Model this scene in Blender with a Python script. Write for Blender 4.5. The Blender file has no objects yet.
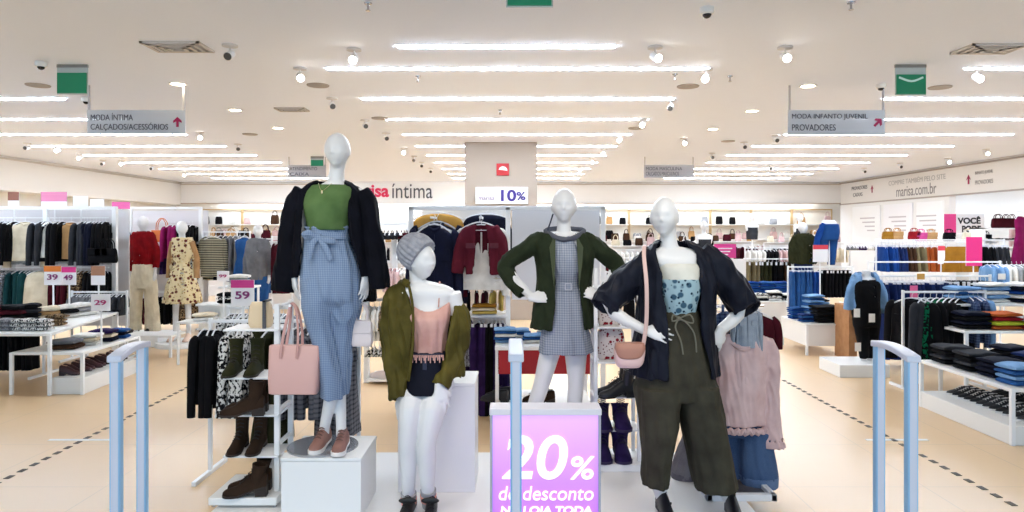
import bpy, math, random
from mathutils import Vector, Matrix, noise
ORD = ['first', 'second', 'third', 'fourth', 'fifth', 'sixth', 'seventh', 'eighth', 'ninth', 'tenth', 'eleventh', 'twelfth', 'thirteenth', 'fourteenth', 'fifteenth', 'sixteenth', 'seventeenth', 'eighteenth', 'nineteenth', 'twentieth']
R = math.radians; PI = math.pi
scene = bpy.context.scene; COL = scene.collection
# ------------------------------------------------------------------ camera
F = 1024*24.0/36.0; CAMZ = 1.68; PX0 = 515.0; PY0 = 232.0
cam_data = bpy.data.cameras.new('camera'); cam = bpy.data.objects.new('camera', cam_data); COL.objects.link(cam)
cam_data.lens = 24.0; cam_data.sensor_width = 36.0; cam_data.clip_start = .05; cam_data.clip_end = 200
cam.location = (0, 0, CAMZ); cam.rotation_euler = (R(90), 0, 0)
cam_data.shift_x = (512-PX0)/1024; cam_data.shift_y = -(256-PY0)/1024
scene.camera = cam
# ------------------------------------------------------------------ daylight of the mall behind the open front
w = bpy.data.worlds.new('world'); scene.world = w; w.use_nodes = True
bg = w.node_tree.nodes['Background']; bg.inputs[0].default_value = (.52, .75, 1, 1); bg.inputs[1].default_value = 1.5
scene.view_settings.view_transform = 'Standard'; scene.view_settings.look = 'None'
scene.view_settings.gamma = 1; scene.view_settings.use_curve_mapping = False
scene.view_settings.exposure = 0.28
STRIP_POWER = 57.0; SPOT_POWER = 58.0
# ------------------------------------------------------------------ materials
def lin(c):
    if isinstance(c, str): c = tuple(int(c[i:i+2], 16) for i in (0, 2, 4))
    return tuple(((v/255)/12.92 if v/255 <= .04045 else ((v/255+.055)/1.055)**2.4) for v in c)
MATS = {}
def mat(col, rough=.6, metal=0, emit=0, kind=None, c2=None, c3=None, scale=1., alpha=1, trans=0, sheen=0, coat=0, bump=0):
    key = (col, rough, metal, emit, kind, c2, c3, scale, alpha, trans, sheen, coat, bump)
    if key in MATS: return MATS[key]
    m = bpy.data.materials.new('m_%s_%s' % (kind or 'plain', col)); m.use_nodes = True
    nt = m.node_tree; N = nt.nodes; L = nt.links; b = N['Principled BSDF']
    b.inputs['Roughness'].default_value = rough; b.inputs['Metallic'].default_value = metal
    b.inputs['Alpha'].default_value = alpha; b.inputs['Transmission Weight'].default_value = trans
    b.inputs['Coat Weight'].default_value = coat
    if sheen: b.inputs['Sheen Weight'].default_value = sheen
    if kind in ('cloth', 'denim', 'plaid', 'hstripe', 'vstripe', 'knit', 'spots', 'floral'): b.inputs['Specular IOR Level'].default_value = .12
    cl = kind in ('cloth', 'denim', 'plaid', 'hstripe', 'vstripe', 'knit', 'spots', 'floral')
    def lc(h):
        q = lin(h); f = min(1, .5+.55*max(q)) if cl else 1
        return tuple(v*f for v in q)+(1,)
    c = lc(col); b.inputs['Base Color'].default_value = c
    d = lc(c2) if c2 else tuple(v*.72 for v in c[:3])+(1,)
    e = lc(c3) if c3 else d
    def n(t, **k):
        x = N.new(t)
        for a, v in k.items(): setattr(x, a, v)
        return x
    if kind or bump:
        tc = n('ShaderNodeTexCoord'); mp = n('ShaderNodeMapping'); L.new(tc.outputs['Object'], mp.inputs[0])
        mp.inputs['Scale'].default_value = (scale,)*3
    def ramp(fac, stops, interp='LINEAR'):
        r = n('ShaderNodeValToRGB'); L.new(fac, r.inputs[0]); cr = r.color_ramp; cr.interpolation = interp
        while len(cr.elements) < len(stops): cr.elements.new(.5)
        for el, (p, cc) in zip(cr.elements, stops): el.position = p; el.color = cc
        return r.outputs[0]
    def wave(direction, sc, dist=0):
        x = n('ShaderNodeTexWave', wave_type='BANDS', bands_direction=direction); L.new(mp.outputs[0], x.inputs[0])
        x.inputs['Scale'].default_value = sc; x.inputs['Distortion'].default_value = dist; return x.outputs['Fac']
    def noi(sc, det=4):
        x = n('ShaderNodeTexNoise'); L.new(mp.outputs[0], x.inputs[0]); x.inputs['Scale'].default_value = sc; x.inputs['Detail'].default_value = det
        return x.outputs['Fac']
    def vor(sc):
        x = n('ShaderNodeTexVoronoi'); L.new(mp.outputs[0], x.inputs[0]); x.inputs['Scale'].default_value = sc; return x
    def mix(f, a, bb, bt='MIX'):
        x = n('ShaderNodeMix', data_type='RGBA', blend_type=bt)
        if isinstance(f, float): x.inputs[0].default_value = f
        else: L.new(f, x.inputs[0])
        for s, v in ((6, a), (7, bb)):
            if isinstance(v, tuple): x.inputs[s].default_value = v
            else: L.new(v, x.inputs[s])
        return x.outputs[2]
    out = None
    if kind == 'cloth': out = mix(ramp(noi(9), [(.35, (0, 0, 0, 1)), (.7, (1, 1, 1, 1))]), c, d)
    elif kind == 'denim': out = mix(noi(180, 2), mix(ramp(noi(5), [(.4, (0, 0, 0, 1)), (.65, (1, 1, 1, 1))]), c, d), tuple(min(1, v*1.35) for v in c[:3])+(1,))
    elif kind == 'plaid':
        fx = ramp(wave('X', 9), [(.5, (0, 0, 0, 1)), (.8, (1, 1, 1, 1))]); fz = ramp(wave('Z', 9), [(.5, (0, 0, 0, 1)), (.8, (1, 1, 1, 1))])
        x = mix(.5, fx, fz); t = ramp(x, [(0, (0, 0, 0, 1)), (1, (1, 1, 1, 1))]); out = mix(t, c, d)
    elif kind == 'hstripe': out = mix(ramp(wave('Z', 9), [(.45, (0, 0, 0, 1)), (.55, (1, 1, 1, 1))]), c, d)
    elif kind == 'vstripe': out = mix(ramp(wave('X', 9), [(.45, (0, 0, 0, 1)), (.55, (1, 1, 1, 1))]), c, d)
    elif kind == 'knit': out = mix(ramp(wave('DIAGONAL', 20, 2), [(.3, (0, 0, 0, 1)), (.7, (1, 1, 1, 1))]), c, d)
    elif kind == 'spots': out = mix(ramp(noi(34, 2), [(.47, (0, 0, 0, 1)), (.53, (1, 1, 1, 1))]), c, d)
    elif kind == 'floral':
        v = vor(16); f = ramp(v.outputs['Distance'], [(.30, (1, 1, 1, 1)), (.42, (0, 0, 0, 1))])
        v2 = vor(27); f2 = ramp(v2.outputs['Distance'], [(.2, (1, 1, 1, 1)), (.3, (0, 0, 0, 1))])
        out = mix(f2, mix(f, c, d), e)
    elif kind == 'cover':
        out = mix(ramp(noi(7, 1), [(.45, (0, 0, 0, 1)), (.5, (1, 1, 1, 1))]), c, d)
    elif kind == 'gradient':
        g = n('ShaderNodeSeparateXYZ'); L.new(mp.outputs[0], g.inputs[0]); out = ramp(g.outputs[2], [(0, c), (.55, d), (1, e)])
    elif kind == 'tile':
        br = n('ShaderNodeTexBrick', offset=0.0); L.new(mp.outputs[0], br.inputs[0]); br.inputs['Scale'].default_value = 1
        br.inputs['Brick Width'].default_value = .9; br.inputs['Row Height'].default_value = .9; br.inputs['Mortar Size'].default_value = .004
        q = mix(ramp(noi(.7, 3), [(.3, (0, 0, 0, 1)), (.7, (1, 1, 1, 1))]), c, tuple(v*.93 for v in c[:3])+(1,))
        L.new(q, br.inputs['Color1']); L.new(q, br.inputs['Color2']); br.inputs['Mortar'].default_value = d; out = br.outputs[0]
    if out is not None: L.new(out, b.inputs['Base Color'])
    if bump:
        bp = n('ShaderNodeBump'); bp.inputs['Strength'].default_value = bump; bp.inputs['Distance'].default_value = .01
        L.new(noi(14, 5), bp.inputs['Height']); L.new(bp.outputs[0], b.inputs['Normal'])
    if emit:
        b.inputs['Emission Strength'].default_value = emit
        if out is not None: L.new(out, b.inputs['Emission Color'])
        else: b.inputs['Emission Color'].default_value = c
    MATS[key] = m; return m
WHITE = mat('f2f1ee', .4); METAL = mat('f4f4f4', .35); CHROME = mat('b8b8bb', .25, .9); BODY = mat('e3e2e1', .32, coat=.15)
BLACK = mat('17161a', .6); GLASSY = mat('e8eef0', .1, alpha=.35); SKINW = BODY
# ------------------------------------------------------------------ geometry
def P(px, py, D): return Vector(((px-PX0)/F*D, D, CAMZ-(py-PY0)/F*D))
def PZ(px, z, D): return Vector(((px-PX0)/F*D, D, z))
def YD(py, z): return (CAMZ-z)*F/(py-PY0)
def cr(a, t):
    n = len(a)-1; i = min(int(t), n-1) if n else 0; u = t-i
    if not n: return a[0]
    p0 = a[max(i-1, 0)]; p1 = a[i]; p2 = a[i+1]; p3 = a[min(i+2, n)]
    def s(x0, x1, x2, x3):
        m1 = (x2-x0)*.5; m2 = (x3-x1)*.5
        return (2*u**3-3*u*u+1)*x1+(u**3-2*u*u+u)*m1+(-2*u**3+3*u*u)*x2+(u**3-u*u)*m2
    return tuple(s(*q) for q in zip(p0, p1, p2, p3))
class B:
    def __init__(s): s.v = []; s.f = []; s.m = []
    def add(s, vs, fs, mi=0):
        o = len(s.v); s.v += [tuple(x) for x in vs]; s.f += [tuple(i+o for i in f) for f in fs]; s.m += [mi]*len(fs); return s
    def box(s, x0, x1, y0, y1, z0, z1, mi=0):
        x0, x1 = sorted((x0, x1)); y0, y1 = sorted((y0, y1)); z0, z1 = sorted((z0, z1))
        return s.add([(x, y, z) for z in (z0, z1) for y in (y0, y1) for x in (x0, x1)],
              [(0, 2, 3, 1), (4, 5, 7, 6), (0, 1, 5, 4), (2, 6, 7, 3), (0, 4, 6, 2), (1, 3, 7, 5)], mi)
    def bar(s, a, b, w=.02, h=None, mi=0):
        a = Vector(a); b = Vector(b); h = h or w; d = (b-a).normalized(); up = Vector((0, 0, 1)) if abs(d.z) < .9 else Vector((0, 1, 0))
        u = d.cross(up).normalized(); v = u.cross(d)
        q = [a+u*i*w/2+v*j*h/2 for i, j in ((-1, -1), (1, -1), (1, 1), (-1, 1))]; q += [x+(b-a) for x in q]
        return s.add(q, [(3, 2, 1, 0), (4, 5, 6, 7), (0, 1, 5, 4), (1, 2, 6, 5), (2, 3, 7, 6), (3, 0, 4, 7)], mi)
    def rings(s, rs, cap=True, mi=0, close=True):
        n = len(rs[0]); vs = [p for r in rs for p in r]; fs = []
        for i in range(len(rs)-1):
            for j in range(n if close else n-1):
                k = (j+1) % n; fs.append((i*n+j, i*n+k, (i+1)*n+k, (i+1)*n+j))
        if cap: fs.append(tuple(range(n-1, -1, -1))); fs.append(tuple((len(rs)-1)*n+j for j in range(n)))
        return s.add(vs, fs, mi)
    def tube(s, pts, r=.01, n=10, smooth=4, flat=1., amp=0, seed=0, hollow=0, mi=0, flatdir=None):
        """pts (x,y,z[,r]) -> smooth round tube"""
        pts = [tuple(p)+(r,) if len(p) == 3 else tuple(p) for p in pts]
        if smooth > 1 and len(pts) > 1: pp = [cr(pts, k/smooth) for k in range((len(pts)-1)*smooth+1)]
        else: pp = pts
        rs = []; up = None
        for i, q in enumerate(pp):
            c = Vector(q[:3]); a = Vector(pp[max(i-1, 0)][:3]); b = Vector(pp[min(i+1, len(pp)-1)][:3]); d = (b-a)
            d = d.normalized() if d.length > 1e-9 else Vector((0, 0, 1))
            if up is None: up = Vector(flatdir) if flatdir else (Vector((0, 1, 0)) if abs(d.y) < .8 else Vector((1, 0, 0)))
            u = (up-d*up.dot(d)); u = u.normalized() if u.length > 1e-6 else d.orthogonal().normalized(); up = u; v = d.cross(u)
            ring = []
            for j in range(n):
                th = 2*PI*j/n; rr = q[3]
                if amp: rr *= 1+amp*(math.sin(3*th+i*.55+seed)+.7*math.sin(i*1.35+2*th+seed*2)+.5*math.sin(5*th-i*.9))
                ring.append(c+u*math.cos(th)*rr*flat+v*math.sin(th)*rr)
            rs.append(ring)
        if hollow:
            for (idx, q, sgn) in ((-1, pp[-1], -1),):
                c = Vector(q[:3]); d = (Vector(pp[-1][:3])-Vector(pp[-2][:3])).normalized()
                r1 = [c+(p-c)*.8 for p in rs[-1]]; rs.append(r1); rs.append([p-d*hollow for p in r1])
        return s.rings(rs, True, mi)
    def lathe(s, c, prof, n=20, mi=0, axis='z'):
        c = Vector(c); rs = []
        for (r, h) in prof:
            ring = []
            for j in range(n):
                a = 2*PI*j/n; p = (r*math.cos(a), r*math.sin(a), h)
                if axis == 'y': p = (p[0], p[2], p[1])
                if axis == 'x': p = (p[2], p[0], p[1])
                ring.append(c+Vector(p))
            rs.append(ring)
        return s.rings(rs, True, mi)
    def ell(s, c, r, n=16, m=10, M=None, mi=0):
        c = Vector(c); rs = []
        for i in range(m+1):
            t = PI*(i+.02)/(m+.04); ring = []
            for j in range(n):
                a = 2*PI*j/n; p = Vector((r[0]*math.sin(t)*math.cos(a), r[1]*math.sin(t)*math.sin(a), -r[2]*math.cos(t)))
                ring.append(c+(M@p if M else p))
            rs.append(ring)
        return s.rings(rs, True, mi)
    def prism(s, poly, y0, y1, mi=0, M=None):
        """poly in (x,z), extruded y0..y1"""
        n = len(poly); v = [Vector((x, y0, z)) for x, z in poly]+[Vector((x, y1, z)) for x, z in poly]
        if M: v = [M@q for q in v]
        fs = [tuple(range(n)), tuple(range(2*n-1, n-1, -1))]+[(i, i+n, (i+1) % n+n, (i+1) % n) for i in range(n)]
        return s.add(v, fs, mi)
    def shell(s, D, rows, n=56, sub=7, th=.012, gap=False, amp=(0, 0), fr=(7, 13), seed=0, ex=2.25, solid=False, yo=0, mi=0, tw=0):
        rows = [tuple(r)+((0,) if len(r) == 4 else ()) for r in rows]
        if gap: rows = [r if len(r) == 7 else r+(r[1], r[2]) for r in rows]
        K = (len(rows)-1)*sub; outer = []; inner = []; k1 = 1/F*D
        for k in range(K+1):
            q = cr(rows, k/sub); t = k/K; cx = (q[1]+q[2])/2; a = (q[2]-q[1])/2; c = P(cx, q[0], D); am = amp[0]+(amp[1]-amp[0])*t
            if gap:
                cR = max(-1, min(1, (q[6]-cx)/a)); cL = max(-1, min(1, (q[5]-cx)/a)); t0 = -math.acos(cR); t1 = 2*PI-math.acos(cL); m = n
            else: t0 = 0; t1 = 2*PI; m = n
            ro = []; ri = []
            for j in range(m):
                an = t0+(t1-t0)*(j/(m-1) if gap else j/m)
                co = math.cos(an); si = math.sin(an)
                f = 1+am*(math.sin(fr[0]*an+2.5*t+seed)+.6*math.sin(fr[1]*an-4*t+seed*1.7)+.45*math.sin(3*an+7*t+seed))
                e = 2/ex; sx = math.copysign(abs(co)**e, co); sy = math.copysign(abs(si)**e, si)
                A = a*k1; Bb = q[3]
                ro.append(Vector((c.x+A*sx*f, c.y+q[4]+yo+Bb*sy*f, c.z))); A -= th; Bb = max(Bb-th, .004)
                ri.append(Vector((c.x+A*sx*f, c.y+q[4]+yo+Bb*sy*f, c.z)))
            outer.append(ro); inner.append(ri)
        if solid: return s.rings(outer, True, mi)
        vs = []; fs = []; m = n; T = K+1
        for rr in outer+inner: vs += rr
        o = T*m
        for i in range(K):
            for j in range(m-1 if gap else m):
                l = (j+1) % m
                fs.append((i*m+j, (i+1)*m+j, (i+1)*m+l, i*m+l)); fs.append((o+i*m+j, o+i*m+l, o+(i+1)*m+l, o+(i+1)*m+j))
        for i, fl in ((0, 0), (K, 1)):
            for j in range(m-1 if gap else m):
                l = (j+1) % m; q = (i*m+j, i*m+l, o+i*m+l, o+i*m+j); fs.append(q if not fl else q[::-1])
        if gap:
            for i in range(K):
                fs.append((i*m, o+i*m, o+(i+1)*m, (i+1)*m)); fs.append((i*m+m-1, (i+1)*m+m-1, o+(i+1)*m+m-1, o+i*m+m-1))
        return s.add(vs, fs, mi)
    def ptube(s, D, pts, **k):
        """pts (px,py,dD,r)"""
        return s.tube([tuple(P(p[0], p[1], D))[:1]+(D+p[2],)+(P(p[0], p[1], D).z, p[3]) for p in pts], **k)
def tag(o, label=None, cat=None, group=None, kind=None):
    if label: o['label'] = label
    if cat: o['category'] = cat
    if group: o['group'] = group
    if kind: o['kind'] = kind
    return o
def new_mesh(name, b, origin=(0, 0, 0), ang=38):
    me = bpy.data.meshes.new(name); ox, oy, oz = origin
    me.from_pydata([(x-ox, y-oy, z-oz) for x, y, z in b.v], [], b.f); me.update()
    if len(set(b.m)) > 1: me.polygons.foreach_set('material_index', b.m)
    me.polygons.foreach_set('use_smooth', [True]*len(me.polygons))
    try: me.set_sharp_from_angle(angle=R(ang))
    except Exception: pass
    return me
def obj(name, b, m, parent=None, bevel=0, ang=38, origin=None, loc=None):
    """link one mesh object; vertices are world coordinates unless loc is given (then local about loc)"""
    if parent is not None: org = tuple(parent.matrix_world.translation) if loc is None else (0, 0, 0)
    else: org = origin or (0, 0, 0)
    me = new_mesh(name, b, org if loc is None else (0, 0, 0), ang); o = bpy.data.objects.new(name, me); COL.objects.link(o)
    for q in (m if isinstance(m, (list, tuple)) else [m]): me.materials.append(q)
    if parent is not None: o.parent = parent
    if loc is not None: o.location = loc
    elif parent is None: o.location = org
    if bevel:
        md = o.modifiers.new('edge', 'BEVEL'); md.width = bevel; md.segments = 2; md.limit_method = 'ANGLE'
    return o
def thing(name, label, cat, loc=(0, 0, 0), group=None, rz=0):
    o = bpy.data.objects.new(name, None); COL.objects.link(o); o.location = loc; o.rotation_euler = (0, 0, rz); o.empty_display_size = .05
    o.matrix_world = Matrix.Translation(loc)@Matrix.Rotation(rz, 4, 'Z')
    return tag(o, label, cat, group)
def struct(name, b, m, **k): return tag(obj(name, b, m, **k), kind='structure')
def remesh(b, vox=.006, it=4, seed=None, disp=0, dfr=6, fold=1.1):
    me = bpy.data.meshes.new('tmp'); me.from_pydata(b.v, [], b.f); me.update()
    o = bpy.data.objects.new('tmp', me); COL.objects.link(o)
    md = o.modifiers.new('r', 'REMESH'); md.mode = 'VOXEL'; md.voxel_size = vox
    sm = o.modifiers.new('s', 'SMOOTH'); sm.factor = .5; sm.iterations = it
    ev = o.evaluated_get(bpy.context.evaluated_depsgraph_get()); m2 = bpy.data.meshes.new_from_object(ev)
    r = B(); r.v = [tuple(v.co) for v in m2.vertices]; r.f = [tuple(p.vertices) for p in m2.polygons]; r.m = [0]*len(r.f)
    if disp:
        nn = m2.vertices; out = []
        for v in nn:
            c = v.co*dfr; q = noise.noise((c.x*1.6, c.y*1.6, c.z*.8+(seed or 0)))+.4*noise.noise((c.x*3, c.y*3, c.z*2.2+9)); q += fold*(.35-abs(noise.noise((c.x*3.2+c.z*.5, c.y*3.2, c.z*.7+(seed or 0)*3)))*1.6)
            out.append(tuple(v.co+v.normal*disp*q))
        r.v = out
    bpy.data.objects.remove(o); bpy.data.meshes.remove(me); bpy.data.meshes.remove(m2)
    return r
def text(name, s, w, h, loc, m, parent=None, rot=(PI/2, 0, 0), shear=0, ext=.002, bold=0, ax='CENTER'):
    cu = bpy.data.curves.new(name, 'FONT'); cu.body = s; cu.align_x = ax; cu.align_y = 'CENTER'; cu.size = 1; cu.shear = shear; cu.offset = bold
    t = bpy.data.objects.new(name, cu); COL.objects.link(t); bpy.context.view_layer.update(); d = t.dimensions
    cu.extrude = ext; bpy.context.view_layer.update()
    ev = t.evaluated_get(bpy.context.evaluated_depsgraph_get()); tm = ev.to_mesh(); me = bpy.data.meshes.new(name)
    me.from_pydata([tuple(v.co) for v in tm.vertices], [], [tuple(p.vertices) for p in tm.polygons]); me.update(); ev.to_mesh_clear(); COL.objects.unlink(t)
    sx = w/max(d.x, .01); sy = h/max(d.y, .01); cy = sum((min(v.co.y for v in me.vertices), max(v.co.y for v in me.vertices)))/2 if len(me.vertices) else 0
    for v in me.vertices: v.co = (v.co.x*sx, (v.co.y-cy)*sy, v.co.z)
    me.materials.clear(); me.materials.append(m); t = bpy.data.objects.new(name, me); COL.objects.link(t); t.rotation_euler = rot
    pl = parent.matrix_world.translation if parent is not None else Vector((0, 0, 0)); t.location = Vector(loc)-pl
    if parent is not None: t.parent = parent
    return t
def copy_tree(o, loc, rz=0, label=None, group=None, m=None, scale=None):
    r = o.copy(); COL.objects.link(r); r.location = loc; r.rotation_euler = (0, 0, rz)
    if scale: r.scale = scale if isinstance(scale, tuple) else (scale,)*3
    if label: r['label'] = label
    if group: r['group'] = group
    if m is not None and r.type == 'MESH': r.material_slots[0].link = 'OBJECT'; r.material_slots[0].material = m
    for ch in o.children:
        c = ch.copy(); COL.objects.link(c); c.parent = r
        for g in ch.children:
            d = g.copy(); COL.objects.link(d); d.parent = c
    return r
# ------------------------------------------------------------------ setting
H = 3.4; XL = -11.5; XR = 11.2; YB = 23.5; Y0 = -1.5
CEIL = mat('eff3ff', .8); WALL = mat('e9e4dc', .7); FASC = mat('e9e4de', .6)
struct('floor', B().box(XL-1.5, XR+3, -6, YB+1.4, -.1, 0), mat('e8c69a', .3, kind='tile', c2='d3b793'))
struct('ceiling', B().box(XL-1.5, XR+3, Y0, YB+1.4, H, H+.12), CEIL)
struct('wall_left', B().box(XL-.75, XL-.6, Y0, YB+1.4, 0, H), WALL)
struct('wall_right', B().box(XR+2.2, XR+2.35, Y0, YB+1.4, 0, H), WALL)
struct('wall_back', B().box(XL-.75, XR+2.35, YB+.9, YB+1.05, 0, H), mat('efe8de', .7))
struct('trim_1', B().box(XL-.6, XL, Y0, YB, 2.62, H), FASC)
struct('trim_2', B().box(XR, XR+.25, Y0, YB, 2.62, H), FASC)
struct('trim_3', B().box(XL, XR, YB, YB+.2, 2.66, H), FASC)
struct('trim_4', B().box(XL-.6, XR+.2, YB+.2, YB+.9, 2.9, 3.0), FASC)
struct('trim_5', B().box(XR+.25, XR+2.2, Y0, YB+.9, 2.9, 3.0), mat('dcd7e0', .7))
struct('wall_partition', B().box(XR, XR+.16, 17.6, 23.5, 0, 2.62), mat('f6f4f2', .6))
struct('trim_6', B().box(XL, XR, YB-.05, YB, 3.30, 3.34), mat('c8b8a6', .6))
struct('trim_7', B().box(XL, XR, YB-.03, YB, 2.64, 2.68), mat('b7a390', .6))
struct('trim_8', B().box(XR-.03, XR, Y0, YB, 2.60, 2.64), mat('b3a79d', .6))
struct('trim_9', B().box(XR-.04, XR, Y0, YB, 3.32, 3.36), mat('a89a8e', .6))
struct('trim_10', B().box(XL, XL+.04, Y0, YB, 3.32, 3.36), mat('c9bdb0', .6))
b = B(); b.box(-.96, .42, 13.05, 14.4, 0, H)
struct('column', b, mat('aa9b8d', .7), bevel=.01)
# dashed guide trails and tape on the floor
def dashes(name, p, q, n):
    b = B(); p = Vector(p); q = Vector(q)
    for i in range(n):
        a = p.lerp(q, i/n); c = p.lerp(q, (i+.5)/n); b.bar((a.x, a.y, .001), (c.x, c.y, .001), .038, .004)
    struct(name, b, mat('51473c', .7))
dashes('trim_11', PZ(-8, 0, YD(486, 0)), PZ(196, 0, YD(383, 0)), 24)
dashes('trim_12', PZ(1015, 0, YD(506, 0)), PZ(781, 0, YD(379, 0)), 28)
for i, (x0, x1) in enumerate(((49, 111), (866, 928))):
    p = PZ(x0, 0, YD(440, 0)); q = PZ(x1, 0, YD(440, 0)); struct('trim_%d' % (13+i), B().box(p.x, q.x, p.y-.02, p.y+.02, 0, .003), mat('f2efec', .5))
# ceiling strips
SM = mat('dcecff', .5, emit=STRIP_POWER)
b = B(); b.box(-2, 2, -.032, .032, -.0135, .0); ld = new_mesh('diffuser', b); ld.materials.append(SM)
b = B(); b.box(-2.02, 2.02, -.05, -.036, -.006, 0).box(-2.02, 2.02, .036, .05, -.006, 0); lf = new_mesh('housing', b); lf.materials.append(mat('e6dfdc', .6))
def strip(xc, y, sx, row, lab):
    t = thing('ceiling_light', lab, 'ceiling light', (xc, y, H), 'linear ceiling lights of the %s row' % row)
    for nm, me in (('diffuser', ld), ('housing', lf)):
        o = bpy.data.objects.new(nm, me); COL.objects.link(o); o.parent = t; o.scale = (sx, 1, 1)
    return t
strip(-.08, 6.31, .5, 'central', 'short linear ceiling light, half as long as the others, nearest the front')
ys = [7.16+1.62*i for i in range(10)]
for i, y in enumerate(ys):
    strip(.03, y, 1, 'central', '%s full length linear light from the front in the central row' % ORD[i])
    strip(-7.72, y, .96, 'lingerie side', '%s linear light from the front in the row on the lingerie side' % ORD[i])
    strip(6.75, y, 1.0, 'denim side', '%s linear light from the front in the row on the denim side' % ORD[i])
for i, y in enumerate((8.5, 11.5, 14.5, 17.5, 20.5)):
    t = thing('ceiling_light', '%s linear light from the front in the lowered ceiling behind the denim side fascia' % ORD[i], 'ceiling light', (XR+1.2, y, 2.9), 'linear lights behind the denim side fascia', rz=PI/2)
    for nm, me in (('diffuser', ld), ('housing', lf)):
        o = bpy.data.objects.new(nm, me); COL.objects.link(o); o.parent = t; o.scale = (.6, 1, 1)
for i, x in enumerate((-9, -6, -3, 0, 3, 6, 9)):
    t = thing('ceiling_light', '%s warm shelf light counted from the lingerie side along the end wall' % ORD[i], 'ceiling light', (x, YB+.55, 2.9), 'warm lights above the end wall shelves')
    for nm, me in (('diffuser', ld), ('housing', lf)):
        o = bpy.data.objects.new(nm, me); COL.objects.link(o); o.parent = t; o.scale = (.7, 1, 1)
# round spotlights
sb = B(); sb.lathe((0, 0, 0), [(.07, 0), (.07, -.015), (.02, -.02)], 16); sb.tube([(0, 0, -.01), (0, 0, -.07)], .008, 6, 1)
sp_base = new_mesh('ceiling_plate', sb); sp_base.materials.append(mat('d9d4d2', .5))
hb = B(); hb.tube([(0, .04, 0, .035), (0, -.06, 0, .042)], smooth=1, n=14); sp_head = new_mesh('lamp_head', hb); sp_head.materials.append(mat('ececec', .4))
lb = B(); lb.tube([(0, -.061, 0, .036), (0, -.066, 0, .034)], smooth=1, n=14)
sp_on = new_mesh('lens', lb); sp_on.materials.append(mat('fff8ea', .3, emit=22)); sp_off = new_mesh('lens', lb); sp_off.materials.append(mat('55504c', .3))
spots = [(354, 49, 1, 0), (300, 68, 1, 1), (332, 98, 0, 1), (365, 120, 0, 1), (386, 133, 0, 1), (655, 47, 1, 1), (706, 69, 1, -1), (671, 100, 0, -1), (643, 119, 1, -1), (620, 135, 1, -1), (604, 149, 1, -1),
         (785, 47, 1, 0), (977, 69, 1, 0), (230, 45, 0, 0), (684, 138, 1, 0), (404, 148, 1, 0), (414, 156, 0, 0), (422, 162, 0, 0), (431, 168, 0, 0), (592, 158, 1, 0), (580, 166, 1, 0), (200, 132, 1, 1), (238, 144, 0, 1),
         (744, 142, 0, 0), (712, 153, 0, 0), (776, 135, 0, 0), (948, 158, 1, 0), (986, 149, 1, 0), (27, 143, 0, 0), (58, 146, 1, 0), (80, 154, 1, 0), (103, 160, 0, 0), (122, 160, 1, 0), (152, 165, 0, 0), (185, 172, 1, 0), (770, 165, 0, 0), (900, 163, 0, 0), (864, 168, 0, 0)]
aims = {(354, 49): (-.9, 3.9, 1.3), (655, 47): (.85, 3.8, 1.3), (300, 68): (-.5, 3.9, 1.), (706, 69): (.35, 4.6, 1.3), (785, 47): (2.3, 4.2, .6), (977, 69): (4.4, 6, .8), (620, 135): (.6, 9, .5), (671, 100): (1., 6, 1)}
cnt = {}
for px, py, on, dx in sorted(spots, key=lambda q: (q[1], q[0])):
    D = (H-CAMZ)*F/(PY0-py); x = (px-PX0)/F*D
    near = D < 9
    side = 'lingerie' if x < -2.6 else ('denim' if x > 2.9 else ('central' if x < 0 else 'column')); side = {'central': 'tall mannequin', 'column': 'blazer mannequin'}.get(side, side)
    k = (side, on); cnt[k] = cnt.get(k, 0)+1
    t = thing('spotlight', '%s round ceiling spotlight, %s from the front among those on the %s side' % ('lit' if on else 'unlit', ORD[cnt[k]-1], side), 'spotlight', (x, D, H), '%s ceiling spotlights on the %s side' % ('lit' if on else 'unlit', side))
    o = bpy.data.objects.new('ceiling_plate', sp_base); COL.objects.link(o); o.parent = t
    o = bpy.data.objects.new('lamp_head', sp_head); COL.objects.link(o); o.parent = t; o.location = (0, 0, -.09)
    rx = R(28) if D < 9 else R(15); o.rotation_euler = (rx, 0, R(25*dx))
    l = bpy.data.objects.new('lens', sp_on if on else sp_off); COL.objects.link(l); l.parent = o
def spot_lamp(x, y, aim, power, size=55, col=(1, .92, .82), blend=.6):
    ld_ = bpy.data.lights.new('spot', 'SPOT'); ld_.energy = power; ld_.spot_size = R(size); ld_.spot_blend = blend; ld_.shadow_soft_size = .05; ld_.color = col
    o = bpy.data.objects.new('spot_lamp', ld_); COL.objects.link(o); o.location = (x, y, H-.12); o.rotation_euler = (Vector(aim)-o.location).to_track_quat('-Z', 'Y').to_euler(); return o
# lamps inside the track heads above the shop window line (heads overhead are out of frame)
for (x, y, aim, pw) in ((-1.6, 1.6, (-.95, 3.9, 1.4), 1.), (-.2, 1.6, (-.45, 3.9, 1.1), .8), (1.3, 1.7, (.85, 3.8, 1.2), .9), (.5, 2.4, (.35, 4.6, 1.3), .9), (-2.6, 2.2, (-1.5, 4.2, .6), .8), (2.6, 2.0, (1.3, 4.3, .6), .6), (-1.61, 6.3, (-1., 7.5, 0), .5), (1.3, 6.35, (1., 7.5, 0), .5)):
    spot_lamp(x, y, aim, SPOT_POWER*pw)
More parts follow.
